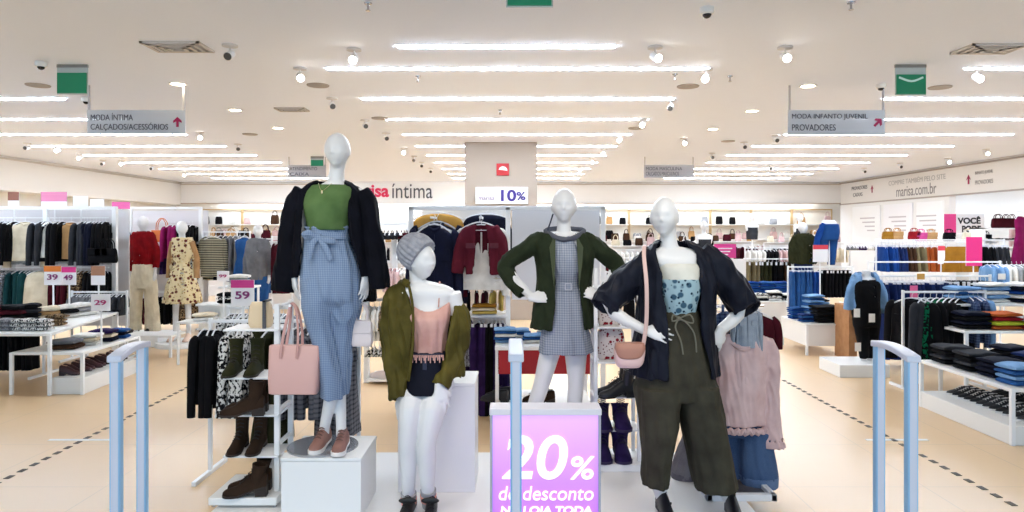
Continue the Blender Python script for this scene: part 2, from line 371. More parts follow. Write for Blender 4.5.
# vents, discs, downlights, sprinklers, cameras
def vent(px, py, wpx, label):
    D = (H-CAMZ)*F/(PY0-py); w = wpx/F*D; p = ((px-PX0)/F*D, D, H)
    t = thing('ceiling_vent', label, 'air vent', p)
    b = B(); h = w/2
    for a in (0, .06, .12, .18): b.box(-h+a, h-a, -h+a, -h+a+.03, -.02-a*.1, 0).box(-h+a, h-a, h-a-.03, h-a, -.02-a*.1, 0).box(-h+a, -h+a+.03, -h+a, h-a, -.02-a*.1, 0).box(h-a-.03, h-a, -h+a, h-a, -.02-a*.1, 0)
    t.scale = (1, .62, 1); obj('grille', b, mat('cfc9c5', .6), t, loc=(0, 0, 0)); obj('duct_opening', B().box(-h+.02, h-.02, -h+.02, h-.02, -.004, 0), mat('8b8583', .9), t, loc=(0, 0, 0))
vent(178, 46, 58, 'square ceiling air vent above the lingerie sign'); vent(989, 48, 56, 'square ceiling air vent above the denim section'); vent(292, 109, 30, 'small ceiling air vent behind the navy cardigan mannequin'); vent(668, 166.5, 24, 'small distant ceiling vent just above the far grey sign')
for px, py, lb_ in ((38, 85, 'behind the first green exit sign'), (318, 85, 'between two linear lights'), (688, 86, 'between the light rows'), (940, 87, 'beside the green sign on the denim side'), (380, 118, 'near the central light ends'), (636, 128, 'by the fourth central light'), (250, 134, 'near the wall row of lights'), (728, 141, 'over the denim tables')):
    D = (H-CAMZ)*F/(PY0-py); x = (px-PX0)/F*D
    b = B(); b.lathe((x, D, H), [(.13, 0), (.125, -.012), (.02, -.014)], 24); tag(obj('ceiling_speaker', b, mat('a89f9a', .7), origin=(x, D, H)), 'flat round grey ceiling speaker '+lb_, 'speaker')
for px, py, lb_ in ((178, 84, 'over the lingerie sign'), (235, 110, 'behind the lingerie sign'), (752, 111, 'before the children\'s wear sign'), (808, 86, 'above the children\'s wear sign'), (713, 129, 'over the far centre aisle'), (278, 128, 'near the navy cardigan mannequin')):
    D = (H-CAMZ)*F/(PY0-py); x = (px-PX0)/F*D
    t = thing('downlight', 'small lit recessed downlight '+lb_, 'downlight', (x, D, H))
    obj('lens', B().lathe((0, 0, 0), [(.075, -.004), (.01, -.004)], 20), mat('fff8ec', .4, emit=6), t, loc=(0, 0, 0)); obj('ring', B().lathe((0, 0, 0), [(.1, 0), (.095, -.01), (.078, -.002)], 20), WHITE, t, loc=(0, 0, 0))
for px, py, lb_ in ((368, 3, 'before the first strip light'), (675, 74, 'between the strip rows'), (730, 76, 'right of the central strips'), (851, 2, 'near the denim side front'), (418, 76, 'between the second and third strips'), (500, 110, 'over the beige column aisle')):
    D = (H-CAMZ)*F/(PY0-py); x = (px-PX0)/F*D
    b = B(); b.lathe((x, D, H), [(.03, 0), (.028, -.01), (.008, -.012), (.008, -.05), (.018, -.055), (.018, -.06)], 12); tag(obj('sprinkler', b, CHROME, origin=(x, D, H)), 'small metal fire sprinkler on the ceiling '+lb_, 'sprinkler')
for px, py, lb_ in ((41, 62, 'beside the green exit sign over the lingerie side'), (707, 8, 'near the front of the ceiling'), (881, 84, 'beside the children\'s wear sign'), (86, 98, 'at the corner of the lingerie sign')):
    D = (H-CAMZ)*F/(PY0-py); x = (px-PX0)/F*D
    t = thing('security_camera', 'white dome security camera '+lb_, 'security camera', (x, D, H))
    obj('housing', B().lathe((0, 0, 0), [(.055, 0), (.055, -.04), (.045, -.05)], 18), WHITE, t, loc=(0, 0, 0)); obj('dome', B().ell((0, 0, -.05), (.035, .035, .03)), mat('1a1a1e', .1), t, loc=(0, 0, 0))
# hanging signs
GS = mat('c9ccd2', .35, alpha=.93); DK = mat('4c4a55', .5); MG = mat('a3124e', .5)
def arrow(b, c, s, ang, D):
    M = Matrix.Translation(c)@Matrix.Rotation(ang, 4, 'Y')
    b.prism([(-.12*s, -.5*s), (.12*s, -.5*s), (.12*s, .05*s), (.42*s, -.1*s), (.42*s, .12*s), (0, .5*s), (-.42*s, .12*s), (-.42*s, -.1*s), (-.12*s, .05*s)], -.003, 0, M=M)
def hang_sign(x0, y0, x1, y1, D, lines, arr, label, rods=None, m=GS):
    p = P(x0, y1, D); q = P(x1, y0, D); t = thing('hanging_sign', label, 'sign', ((p.x+q.x)/2, D, p.z)); w = q.x-p.x; h = q.z-p.z
    obj('sign_panel', B().box(p.x, q.x, D, D+.012, p.z, q.z), m, t, bevel=.002)
    for x in (p.x+.02, q.x-.02): obj('hanger_strap', B().box(x-.012, x+.012, D+.003, D+.008, q.z-.02, H), mat('b5b0b2', .5), t)
    for i, (s, f) in enumerate(lines):
        text('lettering', s, w*f, h*(.36 if 'Ç' in s else .31 if 'Í' in s else .25), (p.x+.04, D-.003, q.z-h*(.28+.42*i)), DK, t, ax='LEFT')
    if arr is not None: b = B(); arrow(b, Vector((q.x-w*.075, D-.004, (p.z+q.z)/2)), h*.42, arr, D); obj('arrow', b, MG, t)
hang_sign(87, 110, 185, 134, 8., [('MODA ÍNTIMA', .43), ('CALÇADOS/ACESSÓRIOS', .79)], 0, 'grey hanging aisle sign reading MODA ÍNTIMA CALÇADOS/ACESSÓRIOS')
hang_sign(788, 110, 885, 135, 8., [('MODA INFANTO JUVENIL', .78), ('PROVADORES', .45)], R(45), 'grey hanging aisle sign reading MODA INFANTO JUVENIL PROVADORES')
GS2 = mat('b2aeb0', .4)
hang_sign(644, 165, 694, 178, 15.6, [('MODA MASCULINA', .72), ('CALÇADOS MASCULINOS', .66)], None, 'distant darker grey hanging sign between the far light rows', m=GS2)
hang_sign(288, 165, 326, 178, 15.6, [('ATENDIMENTO', .72), ('CAIXA', .5)], None, 'distant grey hanging sign beside the tall mannequin head', m=GS2)
GREEN = mat('0c7a55', .4, emit=.15)
for x0, y0, x1, y1, D, tt, lb_ in ((56, 64, 87, 93, 7., .3, 'green hanging exit sign over the lingerie side'), (896, 66, 927, 94, 7., .3, 'green hanging exit sign with pale swoosh over the denim side'), (506, -22, 553, 5, 4.6, .3, 'green exit sign cut by the top edge of the photo'), (310.5, 158, 323.5, 166, 15.5, .25, 'tiny distant green exit sign above the tall mannequin')):
    p = P(x0, y1, D); q = P(x1, y0, D); t = thing('exit_sign', lb_, 'exit sign', ((p.x+q.x)/2, D, p.z)); h = q.z-p.z; z = q.z-h*tt
    obj('green_panel', B().box(p.x+.01, q.x-.01, D, D+.015, p.z, z), GREEN, t); obj('clear_plate', B().box(p.x, q.x, D+.016, D+.022, p.z-.01, min(q.z, H-.02)), mat('cfd8d8', .2, alpha=.8), t)
    obj('ceiling_mount', B().box(p.x, q.x, D+.008, D+.03, min(q.z, H-.02)-.01, H), mat('8d8a88', .4), t)
    if x0 == 896:
        b = B(); b.tube([(p.x+.03, D-.002, z-.03), ((p.x+q.x)/2, D-.002, z-.07), (q.x-.04, D-.002, z-.03)], .012, 6, flat=.3); obj('swoosh', b, mat('cfeee4', .4), t)
# writing on column and fascias
t = thing('fire_alarm_sign', 'small red square sign with white bell shape high on the column', 'sign', P(503, 175, 13.03)); p = P(496.5, 175.5, 13.03); q = P(509, 163.5, 13.03)
obj('plate', B().box(p.x, q.x, 13.02, 13.045, p.z, q.z), mat('b81d22', .5), t)
c = P(503, 170.8, 13.01); obj('bell_symbol', B().prism([(c.x+.085*math.cos(a), c.z+.085*math.sin(a)) for a in [PI*i/10 for i in range(10)]], 13.01, 13.02), WHITE, t)
t = thing('promotion_sign', 'white sign on the column reading 10% in purple', 'sign', P(501, 204, 12.95)); p = P(475.5, 204, 12.95); q = P(528, 187, 12.95)
obj('panel', B().box(p.x, q.x, 12.95, 13.045, p.z, q.z), WHITE, t, bevel=.004); PUR = mat('3a2480', .5)
c = P(507, 195.5, 12.94); text('lettering', '10', .29, .22, (c.x, c.y, c.z), PUR, t, bold=.03); c = P(521, 196, 12.94); text('lettering', '%', .17, .16, (c.x, c.y, c.z), PUR, t, bold=.02)
c = P(486.5, 198, 12.94); text('lettering', 'marisa', .3, .08, (c.x, c.y, c.z), mat('8f6f8f', .6), t)
t = thing('wall_sign', 'white fascia panel reading marisa íntima in pink and grey letters', 'sign', P(405, 204, 23.4)); p = P(341, 204, 23.4); q = P(465, 181, 23.4)
obj('panel', B().box(p.x, q.x, 23.38, 23.445, p.z, q.z), mat('fbfaf8', .5), t)
c = P(366, 191, 23.36); text('lettering', 'marisa', 1.55, .42, (c.x, c.y, c.z), mat('e0325e', .5), t, bold=.03); c = P(412, 191, 23.36); text('lettering', 'íntima', 0.0+1.38, .5, (c.x, c.y, c.z), mat('55555c', .5), t)
rr = (PI/2, 0, -PI/2)
def fas(s, y, z, w, h, m, name='wall_lettering', label=''):
    t = text(name, s, w, h, (XR-.006, y, z), m, rot=rr); return tag(t, label, 'lettering')
GR = mat('8f8a88', .6)
fas('marisa.com.br', 19.1, 2.86, 1.9, .3, mat('8d8885', .6), label='grey marisa.com.br letters on the white fascia')
fas('COMPRE TAMBÉM PELO SITE', 19.1, 3.15, 2.7, .17, mat('b5b0ad', .6), label='small pale grey line of letters above the marisa.com.br writing')
fas('PROVADORES', 22.2, 3.12, 1.0, .12, mat('5c5755', .6), label='small dark grey word at the far end of the fascia')
fas('CAIXAS', 22.3, 2.9, .6, .12, mat('5c5755', .6), label='small dark grey lower word at the far end of the fascia')
fas('INFANTO JUVENIL', 16.3, 3.1, .62, .1, GR, label='tiny grey upper line beside the fascia arrow near the shop side'); fas('PROVADORES', 16.3, 2.88, .62, .1, GR, label='tiny grey lower line beside the fascia arrow near the shop side')
for y, z in ((21.4, 3.03), (16.85, 2.98)):
    b = B(); b.prism([(-.03, -.12), (.03, -.12), (.03, .02), (.09, -.02), (.0, .12), (-.09, -.02), (-.03, .02)], -.003, 0, M=Matrix.Translation((XR-.006, y, z))@Matrix.Rotation(-PI/2, 4, 'Z'))
    tag(obj('fascia_arrow', b, MG, origin=(XR, y, z)), 'tiny dark red arrow on the white fascia %s' % ('beside the two far words' if y > 18 else 'nearer the shop side'), 'arrow')
# ------------------------------------------------------------------ mannequin builders
def head(b, c, h, yaw=0, tilt=0):
    M = Matrix.Rotation(yaw, 3, 'Z')@Matrix.Rotation(tilt, 3, 'X'); c = Vector(c); rz = h*.52; rx = h*.365; ry = h*.45; rs = []
    n = 36; m = 26
    for i in range(m+1):
        t = PI*(i+.02)/(m+.04); ring = []
        for j in range(n):
            a = 2*PI*j/n; x = math.sin(t)*math.cos(a); y = math.sin(t)*math.sin(a); z = -math.cos(t)
            lo = max(0, -z); jaw = 1-.42*lo**1.7; fy = 1-.12*lo
            X = rx*x*jaw; Y = ry*y*fy*(1 if y < 0 else .98-.25*lo)-lo*rz*.05; Z = rz*z
            if y < 0:
                for ex_ in (-.4, .4):
                    g = math.exp(-(((x-ex_)/.2)**2+((z-.02)/.13)**2)); Y += h*.05*g
                Y -= h*.012*math.exp(-((z-.2)/.1)**2)*math.exp(-(x/.5)**2)
                Y += h*.015*math.exp(-(((z+.62)/.07)**2))
            ring.append(c+M@Vector((X, Y, Z)))
        rs.append(ring)
    b.rings(rs)
    def L(x, y, z): return tuple(c+M@Vector((x*h, y*h, z*h)))
    b.tube([L(0, -.405, .07)+(h*.024,), L(0, -.435, -.02)+(h*.032,), L(0, -.455, -.09)+(h*.042,), L(0, -.42, -.115)+(h*.03,)], n=10, smooth=3)
    b.ell(L(0, -.365, -.2), (h*.085, h*.045, h*.022), M=M); b.ell(L(0, -.352, -.237), (h*.07, h*.045, h*.026), M=M)
    b.ell(L(0, -.24, -.40), (h*.08, h*.06, h*.05), M=M)
    for s in (-1, 1): b.ell(L(s*.36, .03, -.05), (h*.03, h*.075, h*.13), M=M@Matrix.Rotation(R(12*s), 3, 'Z'))
def hand(b, wr, d, nrm, side, L=.18, curl=.35, spread=.12, wrist_r=.024):
    """wr wrist, d towards the fingers, nrm back of the hand, side +1/-1 where the thumb leaves"""
    wr = Vector(wr); d = Vector(d).normalized(); nn = Vector(nrm); nn = (nn-d*nn.dot(d)).normalized(); s = nn.cross(d)*side; k = L/.18
    rs = []
    for t, w_, h_ in ((-.15, .9, 1.), (0, 1., .95), (.25, 1.25, .8), (.6, 1.65, .62), (.9, 1.72, .55), (1., 1.55, .42)):
        c = wr+d*(.088*k*t); ring = []
        for j in range(16):
            a = 2*PI*j/16; ring.append(c+s*math.cos(a)*wrist_r*k*w_+nn*math.sin(a)*wrist_r*k*h_)
        rs.append(ring)
    b.rings(rs)
    for off, ln, r, bs in ((.031, .066, .0088, .082), (.0105, .076, .0092, .086), (-.0105, .07, .0088, .083), (-.030, .054, .0078, .075)):
        p = wr+d*bs*k*.94+s*off*k; dr = (d+s*off*spread*40/1.2*.8).normalized(); pts = [tuple(p-dr*.012*k)+(r*k*1.05,)]; a = curl*.5
        q = p
        for seg, fr in enumerate((.44, .31, .25)):
            dd = (dr*math.cos(a)-nn*math.sin(a)).normalized(); q = q+dd*ln*k*fr; pts.append(tuple(q)+(r*k*(1-.13*(seg+1)),)); a += curl*.75
        b.tube(pts, n=10, smooth=3)
    p = wr+d*.022*k+s*.020*k; e = (d*.72+s*.62-nn*.25).normalized(); q = p+e*.042*k; g = (d*.93+s*.2-nn*.3).normalized()
    b.tube([tuple(p-e*.012)+(.013*k,), tuple(p+e*.02*k)+(.0125*k,), tuple(q)+(.0105*k,), tuple(q+g*.034*k)+(.0075*k,)], n=10, smooth=3)
def ptv(px, py, D, dd=0): p = P(px, py, D); return Vector((p.x, D+dd, p.z))
def foot(b, an, toe, k=1.):
    """bare mannequin foot from the ankle to the toe tip"""
    a = Vector(an); t = Vector(toe); m = a.lerp(t, .55)
    b.tube([tuple(a+Vector((0, .02, .03)))+(.034*k,), tuple(a+Vector((0, .015, -.03)))+(.036*k,), tuple(m)+(.036*k,), tuple(t)+(.02*k,)], n=14, smooth=4)
def shoe(b, heel, toe, k=1., heelh=.02, shaft=0, platform=0, mi_sole=0, mi_up=1, mi_dk=2, laces=True, strap=False, openw=True, sneaker=False):
    """a single shoe: sole, upper, opening, laces; heel and toe are floor points"""
    h = Vector(heel); t = Vector(toe); L = (t-h).length; d = (t-h).normalized(); s = d.cross(Vector((0, 0, 1))).normalized(); up = Vector((0, 0, 1))
    def Q(x, y, z):
        u = x/L; lift = heelh*(1-(max(u, 0)/.62)**1.6) if u < .62 else 0
        return h+d*x+s*y+up*(z+lift+platform)
    prof = [(0, .022), (.02, .031), (.09, .030), (.16, .036), (.2, .041), (.235, .036), (.255, .02), (.262, .004)]
    prof = [(x/.262*L, w_*k) for x, w_ in prof]; n = len(prof); th = .022*k if sneaker else .012*k
    out = [(x, w_) for x, w_ in prof]+[(x, -w_) for x, w_ in reversed(prof)]
    bot = [Q(x, y, 0)-up*platform*(1 if x > .55*L else .0) for x, y in out]; top = [Q(x, y*1.02, th) for x, y in out]; mm = len(out)
    b.add(bot+top, [tuple(range(mm-1, -1, -1)), tuple(range(mm, 2*mm))]+[(i, (i+1) % mm, (i+1) % mm+mm, i+mm) for i in range(mm)], mi_sole)
    if heelh > .025:
        w_ = .026*k; x1 = L*.28; base = [h+s*w_, h-s*w_, h+d*x1*.9-s*w_, h+d*x1*.9+s*w_]; tp = [Q(.0, w_, .004), Q(0, -w_, .004), Q(x1, -w_, .004), Q(x1, w_, .004)]
        b.add(base+tp, [(0, 1, 2, 3), (7, 6, 5, 4), (0, 4, 5, 1), (1, 5, 6, 2), (2, 6, 7, 3), (3, 7, 4, 0)], mi_sole)
    rs = []
    top_h = [(.0, .024, .06), (.02, .031, .068), (.06, .033, .07), (.1, .032, .074), (.14, .034, .066), (.18, .037, .05), (.22, .036, .038), (.245, .026, .03), (.258, .01, .018)]
    for x, w_, hh in top_h:
        x = x/.262*L; ring = []
        for j in range(14):
            a = PI*j/13; ring.append(Q(x, math.cos(a)*w_*k, th*.8+max(0, math.sin(a))**.8*hh*k))
        rs.append(ring)
    b.rings(rs, True, mi_up)
    if shaft:
        b.tube([tuple(Q(.055, 0, .04))+(.036*k,), tuple(Q(.05, 0, .085))+(.037*k,), tuple(Q(.045, 0, shaft*.6+.03))+(.039*k,), tuple(Q(.04, 0, shaft))+(.044*k,)], n=16, smooth=3, mi=mi_up, hollow=.05)
    elif openw: b.add([Q(.055/.262*L+math.cos(2*PI*j/14)*.045*k, math.sin(2*PI*j/14)*.022*k, th*.8+.071*k) for j in range(14)], [tuple(range(14))], mi_dk)
    if laces:
        for i in range(4 if not shaft else 6):
            if shaft and i > 2: x = .085; z = .075+(i-2)*(shaft-.08)/5
            else: x = .11+i*.022; z = .078-.0085*i
            for sg in (-1, 1): b.tube([tuple(Q(x/.262*L, -.02*k, z*k+th*.8)), tuple(Q((x+.006*sg)/.262*L, 0, (z+.008)*k+th*.8)), tuple(Q((x+.01*sg)/.262*L, .02*k, z*k+th*.8))], .0022, 5, 2, mi=mi_dk)
    return b
def base_disc(name, c, r, m, parent): return obj(name, B().lathe(c, [(r, 0), (r, .008), (r*.98, .012), (.02, .012)], 40), m, parent)
# ------------------------------------------------------------------ low display platform and plinths
PLW = mat('f3f1ee', .35)
b = B(); b.box(-1.72, 1.36, 2.55, 4.9, 0, .1)
tag(obj('display_platform', b, PLW, bevel=.006), 'low white platform carrying the front mannequins', 'platform')
def plinth(x0, x1, y0, y1, z0, z1, label, m=PLW):
    t = thing('display_plinth', label, 'plinth', ((x0+x1)/2, (y0+y1)/2, z0))
    obj('box', B().box(x0, x1, y0, y1, z0, z1-.02), m, t, bevel=.003); obj('top_board', B().box(x0-.003, x1+.003, y0-.003, y1+.003, z1-.018, z1), WHITE, t, bevel=.003); return t
zA = CAMZ-(458-PY0)/F*3.75
plinth(P(281, 0, 3.75).x, P(361, 0, 3.75).x, 3.75, 4.16, .1, zA, 'white cube plinth under the tall navy cardigan mannequin')
zB = CAMZ-(383-PY0)/F*4.14
plinth(P(398, 0, 4.14).x, P(475, 0, 4.14).x, 4.14, 4.5, .1, zB, 'tall white block that the beanie mannequin sits on', mat('e9e9ea', .4))
plinth(P(520, 0, 4.45).x, P(600, 0, 4.45).x, 4.45, 4.86, .1, .2, 'low white block under the green blazer mannequin')
DENP = mat('a3b3ca', .8, kind='plaid', c2='6785b0', scale=3.5); NAVY = mat('141624', .8, kind='cloth', c2='0d0e18')
# ------------------------------------------------------------------ A: tall mannequin, navy cardigan, green tee, blue trousers
D = 3.93
A = thing('mannequin', 'tall white mannequin in long navy cardigan, green tee and blue tied trousers', 'mannequin', (P(334, 0, D).x, D, zA), 'dressed front mannequins'); del A['group']
b = B(); head(b, ptv(338, 151, D, -.01), .197, yaw=R(-8))
b.ptube(D, [(338, 160, .01, .045), (336, 172, .015, .043), (335, 184, .02, .052), (334, 192, .02, .07)], n=16)
b.shell(D, [(181, 326, 344, .045, .02), (187, 316, 350, .06, .025), (195, 311, 352, .085, .02), (212, 311, 348, .1, .0), (230, 311, 345, .08, .01), (250, 308, 350, .1, .02), (290, 306, 356, .11, .02), (305, 307, 355, .1, .02)], solid=True)
for pts in ([(311, 193, .03, .04), (302, 200, .04, .045), (296, 232, .04, .042), (294, 272, 0, .027)], [(354, 193, .03, .04), (361, 200, .04, .045), (367, 235, .04, .042), (366, 274, 0, .027)]): b.ptube(D, pts, n=14)
hand(b, ptv(294, 273, D), (.12, -.15, -1), (-1, -.5, 0), -1, L=.19, curl=.3); hand(b, ptv(366, 274, D), (-.05, -.15, -1), (1, -.4, 0), 1, L=.19, curl=.3)
b.ptube(D, [(322, 295, .02, .08), (325, 350, -.01, .045), (330, 375, -.01, .04), (331, 396, -.01, .038), (325, 425, .0, .03), (324, 436, .0, .03)], n=16)
b.ptube(D, [(345, 295, .03, .08), (341, 335, .05, .05), (340, 360, .055, .036), (339, 380, .06, .034), (338, 396, .05, .034), (341, 420, -.0, .03), (343, 434, -.04, .03)], n=16)
obj('body', remesh(b, .0062, 3), BODY, A, ang=180)
b = B(); b.shell(D, [(185, 312, 351, .085, .02), (190, 307, 355, .105, .015), (203, 305, 354, .13, -.005), (215, 306, 352, .125, 0), (230, 308, 349, .105, .01)], amp=(.004, .02), fr=(6, 11), gap=False)
obj('tee', remesh(b, .006, 3), mat('72925a', .85, kind='cloth', c2='62824d'), A, ang=180)
b = B(); b.shell(D, [(226.5, 304, 351, .105, .01), (230, 307, 348, .095, .01), (236, 305, 349, .1, .01), (243, 304, 351, .11, .01), (262, 302, 358, .125, .015), (285, 300.5, 361, .135, .015), (299, 302.5, 361, .13, .015), (310, 306, 357, .09, .02)], amp=(.03, .012), fr=(16, 9), solid=True)
b.shell(D, [(280, 303, 334, .12, .01), (306, 304, 336, .125, 0), (331, 311, 335, .085, -.01), (362, 319, 340, .075, -.015), (380, 321, 342, .075, -.015), (397.5, 321, 343.5, .075, -.01)], amp=(.02, .025), fr=(5, 8), solid=True)
b.shell(D, [(280, 327, 359, .12, .03), (306, 329, 360, .115, .03), (331, 332, 353, .09, .06), (362, 330, 349, .08, .06), (380, 330, 347.5, .07, .06), (396, 330, 346, .07, .06)], amp=(.02, .025), fr=(5, 8), solid=True)
obj('trousers', remesh(b, .007, 3, disp=.011, seed=2, dfr=5), DENP, A, ang=180)
b = B(); b.shell(D, [(232.5, 304.5, 350, .108, .01), (239, 304, 351, .112, .01)], th=.006, sub=4)
b.ell(ptv(324, 237, D, -.105), (.022, .016, .02))
b.ptube(D, [(324, 237, -.11, .012), (319, 243, -.125, .016), (316, 258, -.125, .011)], n=8, flat=.4, flatdir=(0, 1, 0)); b.ptube(D, [(324, 237, -.11, .012), (331, 246, -.128, .017), (337, 259, -.13, .014)], n=8, flat=.4, flatdir=(0, 1, 0))
b.ptube(D, [(324, 237, -.11, .008), (315, 233, -.13, .017), (310, 236, -.12, .012), (323, 238, -.115, .008)], n=8, flat=.5, flatdir=(0, 1, 0)); b.ptube(D, [(324, 237, -.11, .008), (334, 240, -.13, .02), (340, 241, -.115, .012), (325, 238, -.115, .008)], n=8, flat=.5, flatdir=(0, 1, 0))
obj('tie_belt', b, DENP, A)
b = B(); b.shell(D, [(180.5, 315, 345, .07, .035, 316, 344), (184, 308, 352, .09, .03, 314, 346), (191, 299, 361, .105, .03, 311, 348), (205, 296, 364, .125, .03, 308, 350), (233, 295, 367, .14, .03, 304, 352), (258, 292, 372, .15, .03, 302, 359), (277, 290, 375, .155, .03, 300, 363)], gap=True, amp=(.005, .03), fr=(9, 15), n=70, th=.014)
b.ptube(D, [(301, 190, .03, .05), (293, 205, .03, .062), (288, 235, .04, .066), (284, 268, .03, .068), (281.5, 292, .03, .07)][::1], n=20, amp=.04, hollow=.03)
b.ptube(D, [(359, 191, .03, .05), (366, 206, .03, .06), (371, 238, .04, .064), (375, 268, .03, .066), (378, 289, .03, .066)], n=20, amp=.04, hollow=.03, seed=3)
obj('cardigan', remesh(b, .0065, 3, disp=.008, seed=5, dfr=6), NAVY, A, ang=180)
ROSE = mat('b98a7c', .5, kind='cloth', c2='a5766a'); MP = [mat('efe9e4', .5), ROSE, mat('6b4a42', .6)]
b = B(); shoe(b, (P(325, 0, D).x, D+.06, zA+.012), (P(316, 0, D-.1).x, D-.17, zA+.012), sneaker=True); obj('sneaker', b, MP, A)
b = B(); shoe(b, (P(345, 0, D).x, D+.0, zA+.012), (P(341, 0, D-.1).x, 3.70+.03, zA+.012), sneaker=True); obj('sneaker', b, MP, A)
b = B(); base_disc('base_plate', (P(322, 0, D).x, D+.02, zA), .2, mat('a9acb2', .25, .7), A)
b = B(); b.tube([(P(334, 0, D).x, D+.07, zA), (P(334, 0, D).x, D+.07, zA+.35)], .007, 8, 1); obj('support_rod', b, CHROME, A)
b = B(); b.ell(ptv(328, 193.5, D, -.125), (.006, .003, .01)); b.tube([ptv(322, 184, D, -.07), ptv(328, 192, D, -.122), ptv(335, 184, D, -.07)], .0012, 5, 4); obj('necklace', b, mat('d9c8a0', .3, .8), A)
# ------------------------------------------------------------------ B: seated mannequin, beanie, olive jacket
D = 3.93; OLV = mat('73682e', .6, kind='cloth', c2='574f20'); 
M_ = thing('mannequin', 'white mannequin with grey beanie and olive jacket sitting against a tall block', 'mannequin', (P(418, 0, D).x, 3.85, .1))
b = B(); hc = ptv(422, 261, D, -.02); head(b, hc, .2, yaw=R(52), tilt=R(-4))
b.ptube(D, [(417, 268, .02, .05), (417, 280, .02, .046), (418, 290, .03, .06)], n=16)
b.shell(D, [(281, 411, 427, .045, .02), (286, 402, 447, .07, .02), (293, 396, 455, .085, .02), (303, 403, 451, .085, .02), (318, 409, 445, .1, .01), (335, 412, 442, .09, .02), (350, 411, 444, .1, .03), (370, 403, 449, .12, .04), (388, 403, 450, .12, .05)], solid=True)
for pts in ([(400, 294, .03, .05), (395, 340, .05, .042), (405, 392, -.08, .026)], [(452, 293, .02, .052), (457, 335, .03, .042), (442, 381, -.1, .026)]): b.ptube(D, pts, n=14)
hand(b, ptv(405, 391, D, -.08), (.0, -.25, -1), (-.5, -1, .1), -1, L=.185, curl=.3); hand(b, ptv(441, 380, D, -.12), (.22, -.2, -1), (.2, -1, .1), 1, L=.185, curl=.25)
b.ptube(D, [(416, 384, .1, .08), (414, 400, -.08, .077), (412, 430, -.14, .052), (411.5, 450, -.12, .05), (411, 478, -.1, .04), (411, 498, -.06, .034)], n=16)
b.ptube(D, [(438, 384, .1, .085), (436, 400, -.08, .082), (431, 432, -.15, .052), (430, 452, -.13, .052), (430, 478, -.11, .04), (431, 496, -.08, .034)], n=16)
obj('body', remesh(b, .0062, 3), BODY, M_, ang=180)
# beanie
BN = mat('b9bac2', .9, kind='cloth', c2='a2a3ad', scale=4)
def tiltring(c, ax, rr, n=40, rib=.03, yaw=0):
    pass
b = B(); ax = Vector((-.72, .3, .5)).normalized(); u = ax.cross(Vector((0, 0, 1))).normalized(); v = ax.cross(u); rs = []; c0 = hc+Vector((-.004, .0, .035))
for s_, r_ in ((-.016, .099), (.0, .104), (.03, .107), (.06, .104), (.09, .094), (.12, .074), (.14, .048), (.15, .024), (.153, .008)):
    rs.append([c0+ax*s_+(u*math.cos(2*PI*j/120)+v*math.sin(2*PI*j/120))*r_*(1+.045*math.sin(22*2*PI*j/120)) for j in range(120)])
b.rings(rs); obj('beanie', b, BN, M_, ang=60)
b = B(); q = c0+ax*.11+Vector((-.02, 0, -.02))
b.shell(D, [(250, 398, 414, .05), (262, 398, 412, .06), (272, 405, 411, .03)], th=.01, solid=True); 
PNK = mat('e3b3a6', .8, kind='cloth', c2='d49f93')
b = B(); b.shell(D, [(304, 406, 451, .1, .015), (309, 405, 451, .118, .01), (318, 406, 450, .132, .0), (335, 412, 447, .115, .01), (355, 411, 446, .11, .03)], amp=(.004, .05), fr=(10, 19)); zt = P(0, 304, D).z; xc = P(430, 0, D).x
b.v = [(x, y, z+(.055*(abs(x-xc)/.12)**1.6-.035)*max(0, 1-(zt-z)/.09)) for x, y, z in b.v]
b = remesh(b, .006, 2); b.tube([ptv(440, 306, D, -.07), ptv(440, 292, D, -.04), ptv(439, 283, D, .01), ptv(439, 283, D, .06)], .004, 6, 3); b.tube([ptv(417, 309, D, -.09), ptv(411, 295, D, -.05), ptv(408, 286, D, .02)], .004, 6, 3)
obj('camisole', b, PNK, M_, ang=180)
b = B()
for i in range(22):
    x = 413+i*1.5; ln = 5+3*math.sin(i*2.1); b.tube([ptv(x, 352, D, -.085-.02*math.sin((x-412)/34*PI)), ptv(x+.4*math.sin(i), 352+ln, D, -.088-.02*math.sin((x-412)/34*PI))], .0035, 5, 1)
obj('fringe', b, PNK, M_)
b = B(); b.shell(D, [(350, 409, 447, .118, .03), (358, 407, 448, .125, .03), (375, 404, 450, .15, .03), (391, 404, 450, .165, .02)], amp=(.006, .015), fr=(6, 9))
obj('skirt', remesh(b, .006, 2), mat('15172a', .55, kind='denim', c2='0c0d18'), M_, ang=180)
b = B(); b.shell(D, [(351, 408.5, 447.5, .123, .03), (357, 407, 448.5, .13, .03)], th=.005, sub=3); b.box(P(425, 0, D).x, P(429, 0, D).x, D-.105, D-.085, P(0, 392, D).z, P(0, 356, D).z); obj('waistband', b, mat('20233a', .5), M_)
b = B(); b.shell(D, [(281, 399, 425, .08, .05, 404, 425), (287, 393, 432, .095, .05, 407, 431.5), (296, 389, 441, .11, .05, 411, 440.5), (303, 388, 456, .13, .045, 414, 455), (312, 388, 463, .14, .035, 416, 454), (335, 389, 463, .15, .03, 416, 448), (360, 391, 463, .155, .04, 414, 447), (378, 394, 462, .155, .05, 411, 452)], gap=True, amp=(.01, .03), n=70, th=.014)
b.ptube(D, [(400, 289, .03, .05), (392, 300, .04, .062), (388.5, 325, .05, .062), (392, 355, .02, .06), (399, 378, -.04, .06), (402, 396, -.08, .062)], n=20, amp=.045, hollow=.03)
b.ptube(D, [(455, 307, .03, .045), (459, 320, .03, .056), (459, 345, .02, .056), (450, 366, -.05, .054), (442, 383, -.11, .054)], n=20, amp=.045, hollow=.03, seed=4)
